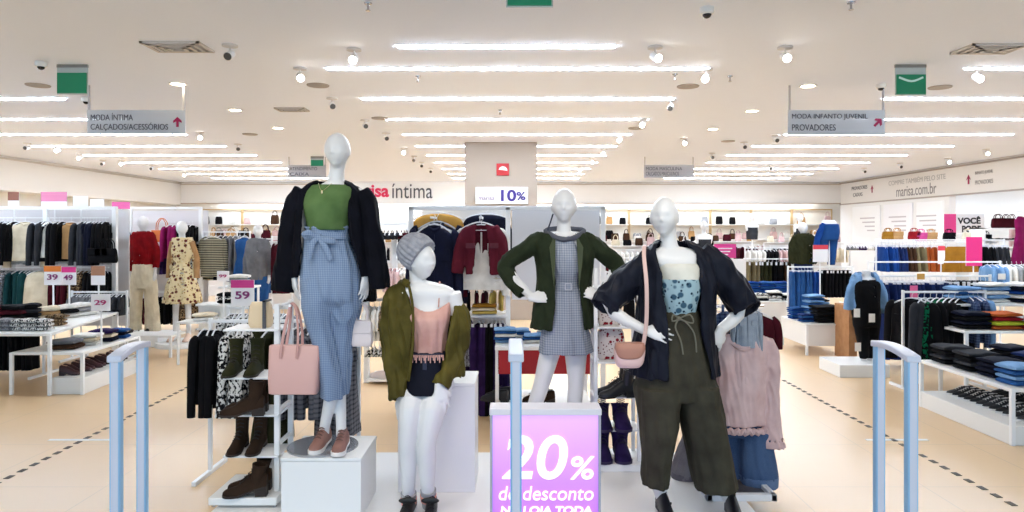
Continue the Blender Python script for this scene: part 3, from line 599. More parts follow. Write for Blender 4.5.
obj('jacket', remesh(b, .0065, 3, disp=.012, seed=8, dfr=7), OLV, M_, ang=180)
b = B()
b.tube([ptv(410, 284, D, -.06), ptv(404, 281, D, -.02), ptv(402, 283, D, .06)], .02, 10, 4, flat=.5); b.tube([ptv(411, 285, D, -.075), ptv(416, 305, D, -.125), ptv(416.5, 340, D, -.145), ptv(412, 376, D, -.13)], .008, 8, 4); obj('jacket_collar', b, OLV, M_)
for an, tt in (((411, 489, -.09), 0), ((430.5, 485, -.105), 1)):
    s = B(); s.ptube(D, [(an[0], an[1]-2, an[2], .045), (an[0], an[1]+16, an[2]+.03, .037)], n=20); obj('sock', s, mat('a7a5a6', .9), M_)
    s = B(); s.ptube(D, [(an[0], an[1]+3, an[2]+.004, .0465), (an[0], an[1]+9, an[2]+.012, .043)], n=20, smooth=1); obj('sock_stripe', s, mat('e09a8a', .9), M_)
BK = [mat('e8e8e8', .5), mat('17171b', .5), mat('0c0c0e', .5)]
for x, dx in ((411, -4), (431, 3)):
    b = B(); shoe(b, (P(x, 0, 3.84).x, 3.9, .1), (P(x+dx, 0, 3.84).x, 3.64, .1), sneaker=True); b.ell((P(x+dx*.3, 0, 3.84).x, 3.76, .2), (.05, .01, .018), mi=2); obj('sneaker', b, BK, M_)
# ------------------------------------------------------------------ C: green blazer, grey dress
D = 4.62; GRNB = mat('3b4630', .75, kind='cloth', c2='2e3825'); GDR = mat('b4bac6', .85, kind='plaid', c2='8a94a8', scale=2.2)
M_ = thing('mannequin', 'white mannequin with hands on hips in dark green blazer and grey belted dress', 'mannequin', (P(562, 0, D).x, D, .2))
b = B(); head(b, ptv(564, 206, D, -.01), .228, yaw=R(-6))
b.ptube(D, [(564, 215, .01, .048), (564, 226, .015, .046), (564, 238, .02, .06)], n=16)
b.shell(D, [(232, 553, 575, .045, .02), (237, 542, 586, .07, .02), (243, 536, 592, .09, .02), (262, 553, 577, .1, .01), (285, 555, 576, .08, .01), (305, 550, 580, .1, .02), (335, 547, 583, .11, .02), (348, 549, 582, .1, .02)], solid=True)
for pts in ([(538, 241, .02, .05), (507, 266, .08, .042), (531, 296, -.06, .026)], [(590, 241, .02, .05), (617, 266, .08, .042), (598, 296, -.06, .026)]): b.ptube(D, pts, n=14)
hand(b, ptv(530, 297, D, -.07), (1, -.25, .1), (.1, -1, .6), 1, L=.185, curl=.45); hand(b, ptv(599, 297, D, -.07), (-1, -.25, .45), (0, -1, .6), -1, L=.185, curl=.45)
b.ptube(D, [(555, 335, .01, .07), (549, 356, .0, .068), (541, 385, -.02, .055), (533, 412, -.01, .048), (528, 450, .02, .032)], n=16)
b.ptube(D, [(575, 340, .02, .085), (576, 356, .02, .075), (576, 385, .0, .055), (574, 412, .02, .05), (573, 450, .05, .032)], n=16)
obj('body', remesh(b, .0065, 3), BODY, M_, ang=180)
b = B(); b.shell(D, [(236, 554, 575, .06, .02), (240, 549, 579, .09, .015), (255, 550, 580, .125, .0), (268, 551, 580, .12, 0), (283, 553, 578.5, .092, .01), (292, 551, 581, .11, .01), (310, 546, 585, .13, .01), (332, 541.5, 589, .15, .01), (352, 538.5, 593, .165, .01)], amp=(.004, .03), fr=(8, 13), n=64)
obj('dress', remesh(b, .0065, 3, disp=.006, seed=3), GDR, M_, ang=180)
b = B(); b.shell(D, [(281.5, 552.5, 579, .1, .01), (289.5, 552, 580, .106, .01)], th=.006, sub=3); q = ptv(567, 285.5, D, -.1); b.box(q.x-.03, q.x+.03, q.y-.006, q.y+.002, q.z-.028, q.z+.028, ); obj('belt', b, GDR, M_)
b = B(); b.tube([(q.x+s*.02, q.y-.009, q.z+t*.02) for s, t in ((-1, -1), (1, -1), (1, 1), (-1, 1), (-1, -1))], .0035, 6, 1); obj('belt_buckle', b, mat('c9c9d0', .4), M_)
b = B(); b.shell(D, [(233, 542, 586, .085, .03, 551, 577), (238, 537, 592, .1, .03, 554, 575), (245, 534, 595, .115, .02, 554, 576), (262, 535, 594, .145, .02, 553, 578), (285, 537, 591, .145, .02, 555, 578), (305, 533, 593, .155, .02, 555, 579), (328, 529.5, 595, .17, .02, 552, 583)], gap=True, amp=(.004, .02), n=70, th=.015)
b.ptube(D, [(545, 238, .03, .05), (535, 243, .03, .062), (520, 254, .05, .06), (506, 266, .08, .058), (511, 280, .04, .052), (523, 294, -.02, .045)], n=20, amp=.045, hollow=.02)
b.ptube(D, [(583, 239, .03, .05), (592, 244, .03, .062), (606, 255, .05, .06), (619, 267, .08, .058), (614, 281, .04, .052), (604, 292, -.02, .045)], n=20, amp=.045, hollow=.02, seed=2)
obj('blazer', remesh(b, .0065, 3, disp=.007, seed=11, dfr=6), GRNB, M_, ang=180)
b = B()
for s, cx in ((-1, 554), (1, 576)):
    pts = [(cx-1*s, 233, -.03), (cx+5.5*s, 247, -.115), (cx+4*s, 262, -.142), (cx+.5*s, 292, -.132), (cx+1.0*s, 284, -.130), (cx-0*s, 262, -.13), (cx-.5*s, 245, -.10)]
    v = [ptv(x, y, D, d) for x, y, d in pts]; v2 = [p+Vector((0, -.012, 0)) for p in v]; n_ = len(v)
    b.add(v+v2, [tuple(range(n_)), tuple(range(2*n_-1, n_-1, -1))]+[(i, i+n_, (i+1) % n_+n_, (i+1) % n_) for i in range(n_)])
obj('lapel', b, mat('3a442a', .7), M_)
b = B(); b.tube([ptv(545, 231, D, .04), ptv(549, 234, D, -.03), ptv(560, 239, D, -.09), ptv(571, 238, D, -.09), ptv(580, 234, D, -.03), ptv(585, 231, D, .04), ptv(578, 229, D, .08), ptv(553, 229, D, .08), ptv(545, 231, D, .04)], .017, 10, 4, flat=.6, amp=.2)
obj('scarf_collar', b, mat('8b8d98', .8, kind='plaid', c2='2c2f40', scale=8), M_)
b = B(); b.ptube(D, [(553, 214, .0, .006), (550, 224, .02, .006), (547, 232, .02, .008)], n=6); obj('hood_cord', b, mat('35384a', .7), M_)
base_disc('base_plate', (P(553, 0, D).x, D+.02, .2), .17, mat('a9acb2', .25, .7), M_)
for x, y in ((528, .02), (573, .05)):
    b = B(); shoe(b, (P(x, 0, D).x, D+y+.05, .212), (P(x, 0, D).x-.02, D+y-.18, .212), sneaker=True); obj('sneaker', b, BK, M_)
# ------------------------------------------------------------------ D: navy kimono, bandeau, olive culottes
D = 3.86; KIM = mat('1c1f2e', .5, kind='cloth', c2='2c2f3d'); CUL = mat('5c5849', .8, kind='cloth', c2='4b473b')
M_ = thing('mannequin', 'white mannequin with hand on hip in loose navy kimono and olive wide trousers', 'mannequin', (P(690, 0, D).x, D, .1))
b = B(); head(b, ptv(664, 217, D, -.01), .215, yaw=R(-22))
b.ptube(D, [(668, 225, .01, .05), (669, 240, .015, .046), (671, 254, .02, .062)], n=16)
b.shell(D, [(247, 662, 683, .045, .02), (252, 650, 704, .07, .02), (260, 646, 709, .092, .02), (275, 662, 694, .1, .01), (300, 665, 693, .09, .01), (315, 661, 697, .09, .01), (340, 652, 705, .115, .02), (375, 645, 712, .13, .02), (395, 648, 712, .1, .02)], solid=True)
for pts in ([(652, 262, .02, .05), (612, 306, .08, .044), (644, 329, -.09, .026)], [(704, 262, .02, .05), (742, 308, .06, .044), (719, 330, -.02, .03)]): b.ptube(D, pts, n=14)
hand(b, ptv(642, 328, D, -.09), (1, -.2, -.22), (.1, -1, .5), 1, L=.19, curl=.18, spread=.2); hand(b, ptv(719, 328, D, -.03), (-.25, .1, -1), (.3, -1, 0), 1, L=.185, curl=.3)
b.ptube(D, [(662, 385, .0, .085), (656, 430, -.02, .055), (656, 470, 0, .05), (663, 500, .02, .034), (664, 505, .02, .032)], n=16)
b.ptube(D, [(696, 385, .02, .085), (710, 430, .02, .055), (722, 480, .0, .05), (730, 500, -.01, .036), (731, 506, -.01, .034)], n=16)
obj('body', remesh(b, .0062, 3), BODY, M_, ang=180)
b = B(); b.shell(D, [(263, 659, 698, .105, .005), (268, 657, 700, .12, 0), (282, 657, 701, .125, .0)], amp=(.004, .02), fr=(7, 12)); obj('satin_band', b, mat('e9e6da', .4, kind='cloth', c2='d9d6c8'), M_)
b = B(); b.shell(D, [(278, 656, 701, .13, .0), (281, 656.5, 701, .131, .0), (290, 657.5, 700, .13, .0), (302, 660, 697, .12, .0), (314, 661, 696, .108, .01)], amp=(.006, .02), fr=(10, 17))
obj('bandeau_top', remesh(b, .006, 2), mat('a9c6cf', .7, kind='floral', c2='4a6f87', c3='27465f', scale=1.3), M_, ang=180)
b = B(); b.shell(D, [(310, 661, 697, .112, .01), (320, 659, 699, .118, .01), (345, 650, 706, .135, .02), (375, 638, 715, .15, .02), (398, 638, 720, .14, .02)], amp=(.02, .02), fr=(14, 9), solid=True)
b.shell(D, [(385, 635, 681, .15, .0), (405, 637, 679, .15, -.01), (430, 640, 676, .15, -.01), (455, 642, 671, .15, 0), (481, 641, 668, .145, .0)], amp=(.02, .04), fr=(5, 9), solid=True)
b.shell(D, [(385, 677, 719, .15, .02), (405, 679, 722, .15, .02), (430, 683, 727, .155, .02), (455, 688, 731, .155, .01), (486, 694, 736, .15, .0)], amp=(.02, .04), fr=(5, 9), solid=True)
obj('culottes', remesh(b, .007, 3, disp=.008, seed=1, dfr=5), CUL, M_, ang=180)
b = B(); q = ptv(674, 316, D, -.115)
b.ell(q, (.014, .01, .012))
for ps in ([(674, 316, -.115), (680, 309+10, -.13), (688, 330, -.135), (690, 348, -.14)], [(674, 316, -.115), (670, 324, -.13), (675, 337, -.135), (677, 350, -.14)], [(674, 316, -.115), (668, 312, -.13), (667, 318, -.13), (674, 317, -.115)], [(674, 316, -.115), (684, 312, -.13), (687, 320, -.13), (675, 317, -.115)]):
    b.tube([ptv(x, y, D, d) for x, y, d in ps], .0045, 6, 4)
obj('waist_tie', b, mat('6d6a5b', .7), M_)
b = B(); b.shell(D, [(241, 659, 688, .08, .045, 661, 686), (246, 650, 700, .095, .04, 657, 688), (256, 641, 712, .115, .03, 655, 692), (275, 639, 716, .135, .02, 659, 695), (300, 640, 715, .14, .02, 662, 696), (330, 637, 716, .15, .02, 665, 697), (355, 633, 718, .16, .02, 665, 701), (376, 630, 719, .165, .02, 664, 707)], gap=True, amp=(.008, .035), fr=(9, 15), n=76, th=.014)
b.ptube(D, [(655, 254, .03, .05), (643, 266, .03, .075), (626, 286, .05, .085), (609, 302, .06, .082), (602, 309, .05, .075)], n=22, amp=.05, hollow=.03)
b.ptube(D, [(703, 250, .03, .05), (716, 262, .03, .075), (732, 284, .04, .09), (745, 303, .03, .09), (749, 311, .01, .085)], n=22, amp=.05, hollow=.03, seed=5)
obj('kimono', remesh(b, .0068, 3, disp=.014, seed=6, dfr=6), KIM, M_, ang=180)
DKS = [mat('20202a', .4), mat('14141c', .35), mat('0c0c10', .5)]
b = B(); shoe(b, (P(662, 0, 3.86).x, 3.92, .1), (P(671, 0, 3.7).x, 3.68, .1), heelh=.05, laces=False); b.tube([ptv(657, 504, D, .03), ptv(665, 505, D, -.04), ptv(671, 503, D, .0)], .006, 6, 3, mi=1); obj('shoe', b, DKS, M_)
b = B(); shoe(b, (P(731, 0, 3.84).x, 3.88, .1), (P(737, 0, 3.7).x, 3.63, .1), heelh=.05, laces=False); obj('shoe', b, DKS, M_)
# crossbody bag carried by D
bt = thing('crossbody_bag', 'small blush crossbody bag with brown flap hanging at the kimono mannequin', 'handbag', P(628, 368, 3.74))
b = B(); Dk = 3.74
b.shell(Dk, [(345, 616, 643, .03), (350, 614, 645, .045), (362, 615, 643, .05), (367, 618, 639, .04)], solid=True, ex=3.2); obj('bag_body', remesh(b, .005, 3), mat('dcb9b3', .5), bt, ang=180)
b = B(); b.shell(Dk-.005, [(342.5, 616, 644, .032), (348, 614.5, 645, .047), (356, 616, 642, .052), (358, 620, 636, .05)], solid=True, ex=3.); obj('flap', remesh(b, .005, 3), mat('a87663', .5), bt, ang=180)
b = B(); b.tube([ptv(643, 346, Dk, .0), ptv(646, 322, Dk, -.01), ptv(645.5, 285, Dk, -.03), ptv(645, 256, Dk, .03), ptv(649, 246, Dk, .12), ptv(655, 250, Dk, .25)], .011, 8, 5, flat=.3, flatdir=(0, 1, 0)); obj('strap', b, mat('d8b7ae', .5), bt)
# ------------------------------------------------------------------ theft gates
BLUE = mat('a3d2f5', .3, alpha=1); BLD = mat('3f86b8', .3); LIL = mat('e6e6f2', .35)
def gate(ax, ay, bx, by, top, label):
    """two posts (a nearer, b farther) joined by a rounded top rail"""
    t = thing('theft_detection_gate', label, 'security gate', (ax, ay, 0)); d = Vector((bx-ax, by-ay, 0)).normalized(); L = math.hypot(bx-ax, by-ay)
    c = Vector((ax+bx, ay+by, 0))/2; ang = math.atan2(d.y, d.x); M = Matrix.Translation(c)@Matrix.Rotation(ang, 4, 'Z')
    for nm, s in (('post', -1), ('post', 1)):
        b = B(); b.box(-.022, .022, -.019, .019, .02, top-.03); b.v = [tuple(M@Vector((s*(L/2-.0)+x, y, z))) for x, y, z in b.v]; obj(nm, b, BLUE, t, bevel=.006)
        b = B(); b.box(-.0235, -.018, -.0125, .0125, .02, top-.03).box(.018, .0235, -.0125, .0125, .02, top-.03); b.v = [tuple(M@Vector((s*(L/2)+x, y, z))) for x, y, z in b.v]; obj('edge_strip', b, LIL, t)
    b = B(); out = []
    for k in range(13):
        x = -L/2-.028+(L+.056)*k/12; z = top-.03+.022*math.sin(PI*(.12+.76*k/12))
        out.append((x, z))
    poly = out+[(x, z-.026) for x, z in reversed(out)]; b.prism(poly, -.026, .026); b.v = [tuple(M@Vector(v)) for v in b.v]; obj('top_rail', b, LIL, t, bevel=.005)
    b = B(); b.box(-L/2-.05, L/2+.05, -.05, .05, 0, .025); b.v = [tuple(M@Vector(v)) for v in b.v]; obj('foot_plate', b, LIL, t, bevel=.004)
    return t
p = PZ(116.5, 0, 2.6); q = PZ(142.5, 0, 2.9); gate(p.x, p.y, q.x, q.y, CAMZ-(349-PY0)/F*2.6, 'pale blue theft gate at the lingerie side of the entrance')
p = PZ(911, 0, 2.6); q = PZ(879, 0, 2.92); gate(p.x, p.y, q.x, q.y, CAMZ-(349-PY0)/F*2.6, 'pale blue theft gate in front of the denim and shoe table')
p = PZ(516, 0, 2.3); q = PZ(515.6, 0, 2.6); gate(p.x, p.y, q.x, q.y, CAMZ-(347-PY0)/F*2.3, 'pale blue theft gate seen edge on before the lilac discount sign')
# ------------------------------------------------------------------ discount sign
D = 3.2; p = P(490, 512, D); q = P(601, 409, D); zt = q.z; t = thing('discount_sign', 'lilac lit display sign reading 20% de desconto na loja toda', 'sign', ((p.x+q.x)/2, D, .1))
b = B(); b.box(p.x, p.x+.012, D, D+.12, .1, zt-.03).box(q.x-.012, q.x, D, D+.12, .1, zt-.03).box(p.x, q.x, D, D+.12, .1, .13); obj('frame', b, mat('b6b4bf', .4), t, bevel=.002)
obj('top_cap', B().box(p.x-.003, q.x+.003, D-.003, D+.125, zt-.03, zt), mat('efe9ee', .4), t, bevel=.003)
b = B(); b.box(0, q.x-p.x-.024, 0, .1, 0, 1); o = obj('lit_panel', b, mat('b45df0', .4, kind='gradient', c2='c585f5', c3='dba9f8', emit=.55), t, loc=(p.x+.012-t.location.x, .012, .03)); o.scale = (1, 1, zt-.03-.13)
WL = mat('ffffff', .5, emit=.55)
def stext(s, x0, y0, x1, y1, **k): a = P(x0, y1, D); c = P(x1, y0, D); text('lettering', s, c.x-a.x, c.z-a.z, ((a.x+c.x)/2, D+.008, (a.z+c.z)/2), WL, t, **k)
stext('20', 500, 436, 566, 480, shear=.15, bold=.015); stext('%', 569, 457, 593, 480, shear=.12, bold=.01); stext('de desconto', 498, 487, 593, 501, shear=.15); stext('NA LOJA TODA', 500, 507, 592, 517, shear=.1, bold=.03)
# ------------------------------------------------------------------ garments: prototypes kept as meshes, hung from a rail at z = 0
GM = {}
def gmesh(kind, seed=0):
    key = (kind, seed)
    if key in GM: return GM[key]
    rnd = random.Random(hash(kind) % 97*0+seed*7+len(kind)); b = B()
    def rg(rows, n=28, am=.06, fr=6, cx=0):
        rs = []
        for k in range((len(rows)-1)*4+1):
            z, a, d, o = cr([r+((0,) if len(r) == 3 else ()) for r in rows], k/4); t = k/((len(rows)-1)*4)
            rs.append([Vector((cx+o+a*math.copysign(abs(math.cos(th))**.8, math.cos(th)), (d*(1+am*4*t*math.sin(fr*th+seed+z*6)))*math.copysign(abs(math.sin(th))**.7, math.sin(th))+.008*t*math.sin(fr*1.7*th+seed), z)) for th in [2*PI*j/n for j in range(n)]])
        b.rings(rs)
    L = {'top': .62, 'shirt': .64, 'jacket': .62, 'coat': .85, 'tank': .58, 'dress': .95, 'short_top': .5, 'sweater': .6, 'blouse': .6}.get(kind, .6)
    if kind in ('top', 'shirt', 'jacket', 'coat', 'sweater', 'blouse', 'short_top'):
        wd = .21 if kind != 'coat' else .22; dp = .035 if kind in ('top', 'blouse', 'short_top', 'shirt') else .05
        rg([(-.075, .05, .025), (-.095, .11, dp*.8), (-.13, .19, dp), (-.2, wd-.01, dp*1.1), (-.38, wd-.015, dp*1.1), (-L, wd+.01, dp*1.25)], fr=5)
        sl = .55 if kind in ('shirt', 'jacket', 'coat', 'sweater', 'blouse') else .2
        for s in (-1, 1): b.tube([(s*.165, 0, -.12, .045), (s*.21, 0, -.17, .052), (s*.235, .005, -.17-sl*.5, .045), (s*.24, .01, -.17-sl*.95, .04 if kind != 'blouse' else .055)], n=12, smooth=4, flat=.75, amp=.04, seed=seed, hollow=.02)
        b.tube([(-.055, -.01, -.072), (0, -.035, -.095), (.055, -.01, -.072), (0, .03, -.068), (-.055, -.01, -.072)], .012, 8, 4)
        if kind in ('jacket', 'coat', 'shirt'):
            b.box(-.008, .008, -dp*1.4, -dp*.6, -L+.01, -.12)
            for s in (-1, 1): b.box(s*.06, s*.15, -dp*1.35, -dp*.7, -.3, -.22)
    elif kind == 'tank':
        rg([(-.13, .10, .02), (-.2, .16, .03), (-.35, .17, .035), (-L, .21, .045)], fr=7)
        for s in (-1, 1): b.tube([(s*.09, 0, -.06), (s*.1, -.02, -.1), (s*.1, -.02, -.15)], .009, 6, 2)
    elif kind == 'dress':
        rg([(-.08, .06, .02), (-.11, .16, .035), (-.2, .18, .04), (-.42, .15, .04), (-.55, .19, .05), (-L, .27, .07)], fr=8)
    elif kind in ('trousers', 'jeans'):
        rg([(-.08, .17, .025), (-.1, .175, .03), (-.3, .19, .045), (-.34, .18, .04)], fr=4)
        for s in (-1, 1): rg([(-.28, .095, .042, s*.092), (-.6, .08, .04, s*.095), (-.98, .075 if kind == 'jeans' else .095, .035, s*.1)], fr=4)
    elif kind == 'folded_trousers':
        rg([(-.055, .12, .012), (-.07, .125, .025), (-.3, .12, .032), (-.62, .115, .035)], fr=4)
    elif kind == 'skirt':
        rg([(-.08, .15, .02), (-.11, .155, .03), (-.3, .2, .05), (-.6, .26, .06)], fr=9)
    elif kind == 'shorts':
        rg([(-.08, .17, .02), (-.2, .19, .035), (-.26, .19, .035)], fr=5)
        for s in (-1, 1): rg([(-.22, .098, .034, s*.095), (-.4, .105, .035, s*.105)], fr=3)
    elif kind == 'bra':
        for s in (-1, 1): b.ell((s*.06, -.02, -.14), (.06, .035, .05), 14, 8); b.tube([(s*.05, 0, -.05), (s*.07, -.02, -.1)], .005, 5, 2)
        b.tube([(-.14, .02, -.16), (0, -.02, -.18), (.14, .02, -.16)], .012, 8, 4)
    elif kind == 'cape':
        rg([(-.07, .05, .025), (-.1, .14, .05), (-.2, .2, .07), (-.62, .27, .09)], fr=9)
    me = new_mesh(kind, b, ang=60); me.materials.append(WHITE); GM[key] = me
    return me
hb = B(); hb.tube([(.0, .0, .012), (.012, 0, .006), (.008, 0, -.006), (0, 0, -.02), (0, 0, -.05)], .0028, 6, 4); hb.tube([(-.19, 0, -.125), (-.1, 0, -.075), (0, 0, -.05), (.1, 0, -.075), (.19, 0, -.125)], .007, 6, 3); hb.tube([(-.19, 0, -.125), (.19, 0, -.125)], .004, 6, 1)
HANG = new_mesh('hanger', hb); HANG.materials.append(mat('e9e9ec', .3)); 
hb = B(); hb.tube([(.0, .0, .012), (.012, 0, .006), (.008, 0, -.006), (0, 0, -.02), (0, 0, -.05)], .0028, 6, 4); hb.tube([(-.15, 0, -.06), (.15, 0, -.06)], .006, 6, 1)
for s in (-1, 1): hb.box(s*.15-.012, s*.15+.012, -.012, .012, -.1, -.05)
CLIP = new_mesh('hanger', hb); CLIP.materials.append(mat('dcdce0', .3))
WORD = {'top': 'top', 'shirt': 'shirt', 'jacket': 'jacket', 'coat': 'coat', 'tank': 'strappy top', 'dress': 'dress', 'short_top': 'short sleeved top', 'sweater': 'sweater', 'blouse': 'blouse', 'trousers': 'trousers', 'jeans': 'jeans', 'folded_trousers': 'trousers', 'skirt': 'skirt', 'shorts': 'shorts', 'bra': 'bra', 'cape': 'fleece'}
NAMEK = {'top': 'tee_shirt', 'short_top': 'tee_shirt', 'tank': 'camisole', 'folded_trousers': 'trousers', 'cape': 'fleece_jacket'}
USED = {}
def ordn(k):
    if k < 20: return ORD[k]
    return ['twenty', 'thirty', 'forty', 'fifty'][min(k//10-2, 3)]+'-'+ORD[k % 10-1] if k % 10 else ['twentieth', 'thirtieth', 'fortieth', 'fiftieth'][min(k//10-2, 3)]
def relabel(objs, frm):
    g = {}
    for o in objs: g.setdefault(o['label'], []).append(o)
    for lab, os_ in g.items():
        if len(os_) > 1:
            for k, o in enumerate(os_):
                o['group'] = lab; o['label'] = ordn(k)+' '+lab+' '+frm
        elif 'group' in os_[0]: del os_[0]['group']
def hang(kind, m, cname, loc, rz, where, seed=0, scale=1., label=None, sz=None):
    me = gmesh(kind, seed % 3); lab = label or '%s %s %s' % (cname, WORD[kind], where)
    o = bpy.data.objects.new(NAMEK.get(kind, kind), me); COL.objects.link(o); o.location = loc; o.rotation_euler = (0, 0, rz); o.scale = sz or (scale,)*3
    o.material_slots[0].link = 'OBJECT'; o.material_slots[0].material = m; tag(o, lab, {'tank': 'top', 'short_top': 'top', 'folded_trousers': 'trousers', 'cape': 'jacket'}.get(kind, kind))
    if not label: o['group'] = lab
    h = bpy.data.objects.new('hanger', CLIP if kind in ('trousers', 'jeans', 'skirt', 'shorts', 'folded_trousers') else HANG); COL.objects.link(h); h.parent = o
    return o
PAL = {'black': ('18171b', 'cloth', None), 'navy': ('171b33', 'cloth', None), 'white': ('efece6', 'cloth', 'dcd8d0'), 'cream': ('e9dcc3', 'cloth', 'd8c8ab'), 'grey': ('8b8b8f', 'cloth', None), 'light grey': ('b9b9bc', 'cloth', None), 'tan': ('d2a26c', 'cloth', None),
       'dark grey': ('45464c', 'cloth', None), 'maroon': ('5a1626', 'cloth', None), 'red': ('a81e26', 'cloth', None), 'blue denim': ('2f5f9e', 'denim', '1f4680'), 'dark blue denim': ('22366f', 'denim', '172650'), 'light denim': ('7da3cc', 'denim', '5b86b5'),
       'olive': ('3f4126', 'cloth', None), 'brown': ('5b3d2a', 'cloth', None), 'orange': ('c4602b', 'cloth', None), 'mustard': ('b8802c', 'cloth', None), 'pink': ('e0559a', 'cloth', None), 'pale pink': ('e2bdb9', 'cloth', None), 'magenta': ('a01e63', 'cloth', None), 'teal': ('1f5053', 'cloth', None), 'purple': ('3b2466', 'cloth', '281747'),
       'grey plaid': ('8b8b93', 'plaid', '4a4a52'), 'black and white': ('e6e4e0', 'spots', '232226'), 'striped': ('c9c2a6', 'hstripe', '23262a'), 'red floral': ('ded2cc', 'floral', '9c1c2c'), 'silver': ('a7a6ab', 'spots', '78777d'), 'green print': ('0f7f55', 'spots', '11151a'), 'burgundy': ('6d2233', 'denim', '56182a'), 'khaki': ('9a8a66', 'cloth', None), 'yellow': ('dfc36a', 'cloth', None), 'royal blue': ('1e4fa3', 'cloth', None), 'leopard': ('a98a66', 'spots', '3a2c24'), 'violet': ('4a2f6e', 'cloth', '382056'), 'lime': ('c9d23c', 'cloth', None), 'blue plaid': ('5d7199', 'plaid', '2c3c66')}
def pm(n):
    c, k, c2 = PAL[n]; return mat(c, .85, kind=k, c2=c2, c3='7a1422' if n == 'red floral' else None, scale=1.9 if n == 'red floral' else 1.)
def rail(p0, p1, items, where, z=None, sp=None, face=False, seed=1, scale=1., frm='from the left'):
    """items 'kind:colour:count ...' hung evenly from p0 to p1"""
    L = []
    for it in items.split(','):
        k, c, n = [x.strip() for x in it.split(':')]; L += [(k, c)]*int(n)
    rnd = random.Random(seed); p0 = Vector(p0); p1 = Vector(p1); a = math.atan2(p1.y-p0.y, p1.x-p0.x); n = len(L); r = []
    for i, (k, c) in enumerate(L):
        q = p0.lerp(p1, (i+.5)/n); r.append(hang(k, pm(c), c, q, a+(0 if face else PI/2+rnd.uniform(-.2, .2)), where, seed=i, scale=scale))
    relabel(r, frm); return r
# ------------------------------------------------------------------ folded clothes, boots, bags
def folded_mesh(seed, w_=.3, d_=.24, h_=.04):
    b = B(); rs = []; rnd = random.Random(seed); n = 22
    for i in range(13):
        x = -w_/2+w_*i/12; e = 1-.35*abs(2*i/12-1)**8; ring = []
        for j in range(n):
            a = 2*PI*j/n; c = math.cos(a); s = math.sin(a); y = d_/2*math.copysign(abs(c)**.45, c)*(.93+.07*e); z = h_/2+h_/2*math.copysign(abs(s)**.6, s)*e
            z += (.004*math.sin(x*22+seed)+.003*math.sin(y*31+seed*2))*(s > 0); y += .004*math.sin(x*30+seed); ring.append((x, y, z))
        rs.append(ring)
    b.rings(rs); b.tube([(-w_*.47, -d_*.49, h_*.5), (0, -d_*.51, h_*.48), (w_*.47, -d_*.49, h_*.5)], .004, 6, 3)
    me = new_mesh('folded', b, ang=60); me.materials.append(WHITE); return me
FM = [folded_mesh(i) for i in range(4)]; FT = [folded_mesh(i, .2, .3, .05) for i in range(2)]
def folded(m, cname, what, loc, rz, where, k=1., seed=0, name=None, flat=1.):
    o = bpy.data.objects.new(name or 'folded_'+what.replace(' ', '_'), FM[seed % 4]); COL.objects.link(o); o.location = loc; o.rotation_euler = (0, 0, rz); o.scale = (k, k, k*flat)
    o.material_slots[0].link = 'OBJECT'; o.material_slots[0].material = m; lab = 'folded %s %s %s' % (cname, what, where); return tag(o, lab, what.split()[-1], lab)
STK = []
def stack(x, y, z, n, colours, what, where, rz=0, k=1., seed=0, flat=1.):
    rnd = random.Random(seed); r = []
    for i in range(n):
        c = colours[(i+seed) % len(colours)]; r.append(folded(pm(c), c, what, (x+rnd.uniform(-.01, .01), y+rnd.uniform(-.01, .01), z+i*.041*k*flat), rz+rnd.uniform(-.06, .06), where, k, i+seed, flat=flat))
    STK.extend(r)
def boot_pair(x, y, z, rz, sp, label, mats, shaft=.2, heelh=.05, k=1., n=2, name='ankle_boot', platform=0, L=.25, **kw):
    for i in range(n):
        off = Matrix.Rotation(rz, 3, 'Z')@Vector((0, (i-.5*(n-1))*sp, 0)); c = Vector((x, y, z))+off; d = Matrix.Rotation(rz, 3, 'Z')@Vector((L*k, 0, 0))
        b = B(); shoe(b, c, c+d, k=k, heelh=heelh, shaft=shaft, platform=platform, **kw); o = obj(name, b, mats, origin=tuple(c))
        tag(o, label, name.split('_')[-1] if name != 'ankle_boot' else 'boot', label if n > 1 else None)
        if n == 2: o['label'] = ('left ' if (off.x < 0 if abs(off.x) > abs(off.y) else off.y < 0) else 'right ')+label if abs(off.x) > abs(off.y) else ('nearer ' if off.y < 0 else 'farther ')+label
def bag(loc, w_, h_, d_, m, label, rz=0, handle=.12, name='handbag', mh=None, flap=True, strap=False):
    t = thing(name, label, 'handbag' if name == 'handbag' else 'bag', loc, rz=rz); b = B(); rs = []
    for i in range(9):
        u = i/8; z = h_*u; ww = w_/2*(1-.12*u)*(1-.18*(abs(2*u-1)**6)); dd = d_/2*(1-.35*u)*(1-.3*(abs(2*u-1)**6))
        rs.append([(ww*math.copysign(abs(math.cos(a))**.4, math.cos(a)), dd*math.copysign(abs(math.sin(a))**.4, math.sin(a)), z) for a in [2*PI*j/28 for j in range(28)]])
    b.rings(rs); obj('bag_body', b, m, t, loc=(0, 0, 0))
    if flap: b = B(); b.box(-w_*.45, w_*.45, -d_*.5, -d_*.36, h_*.5, h_*1.0); obj('flap', b, mh or m, t, loc=(0, 0, 0), bevel=.006)
    if handle:
        for s in ((-1, 1) if not strap else (0,)):
            b = B(); y = s*d_*.25; b.tube([(-w_*.25, y, h_*.92), (-w_*.22, y, h_+handle*.6), (0, y, h_+handle), (w_*.22, y, h_+handle*.6), (w_*.25, y, h_*.92)], .007, 8, 4); obj('handle', b, mh or m, t, loc=(0, 0, 0))
    return t
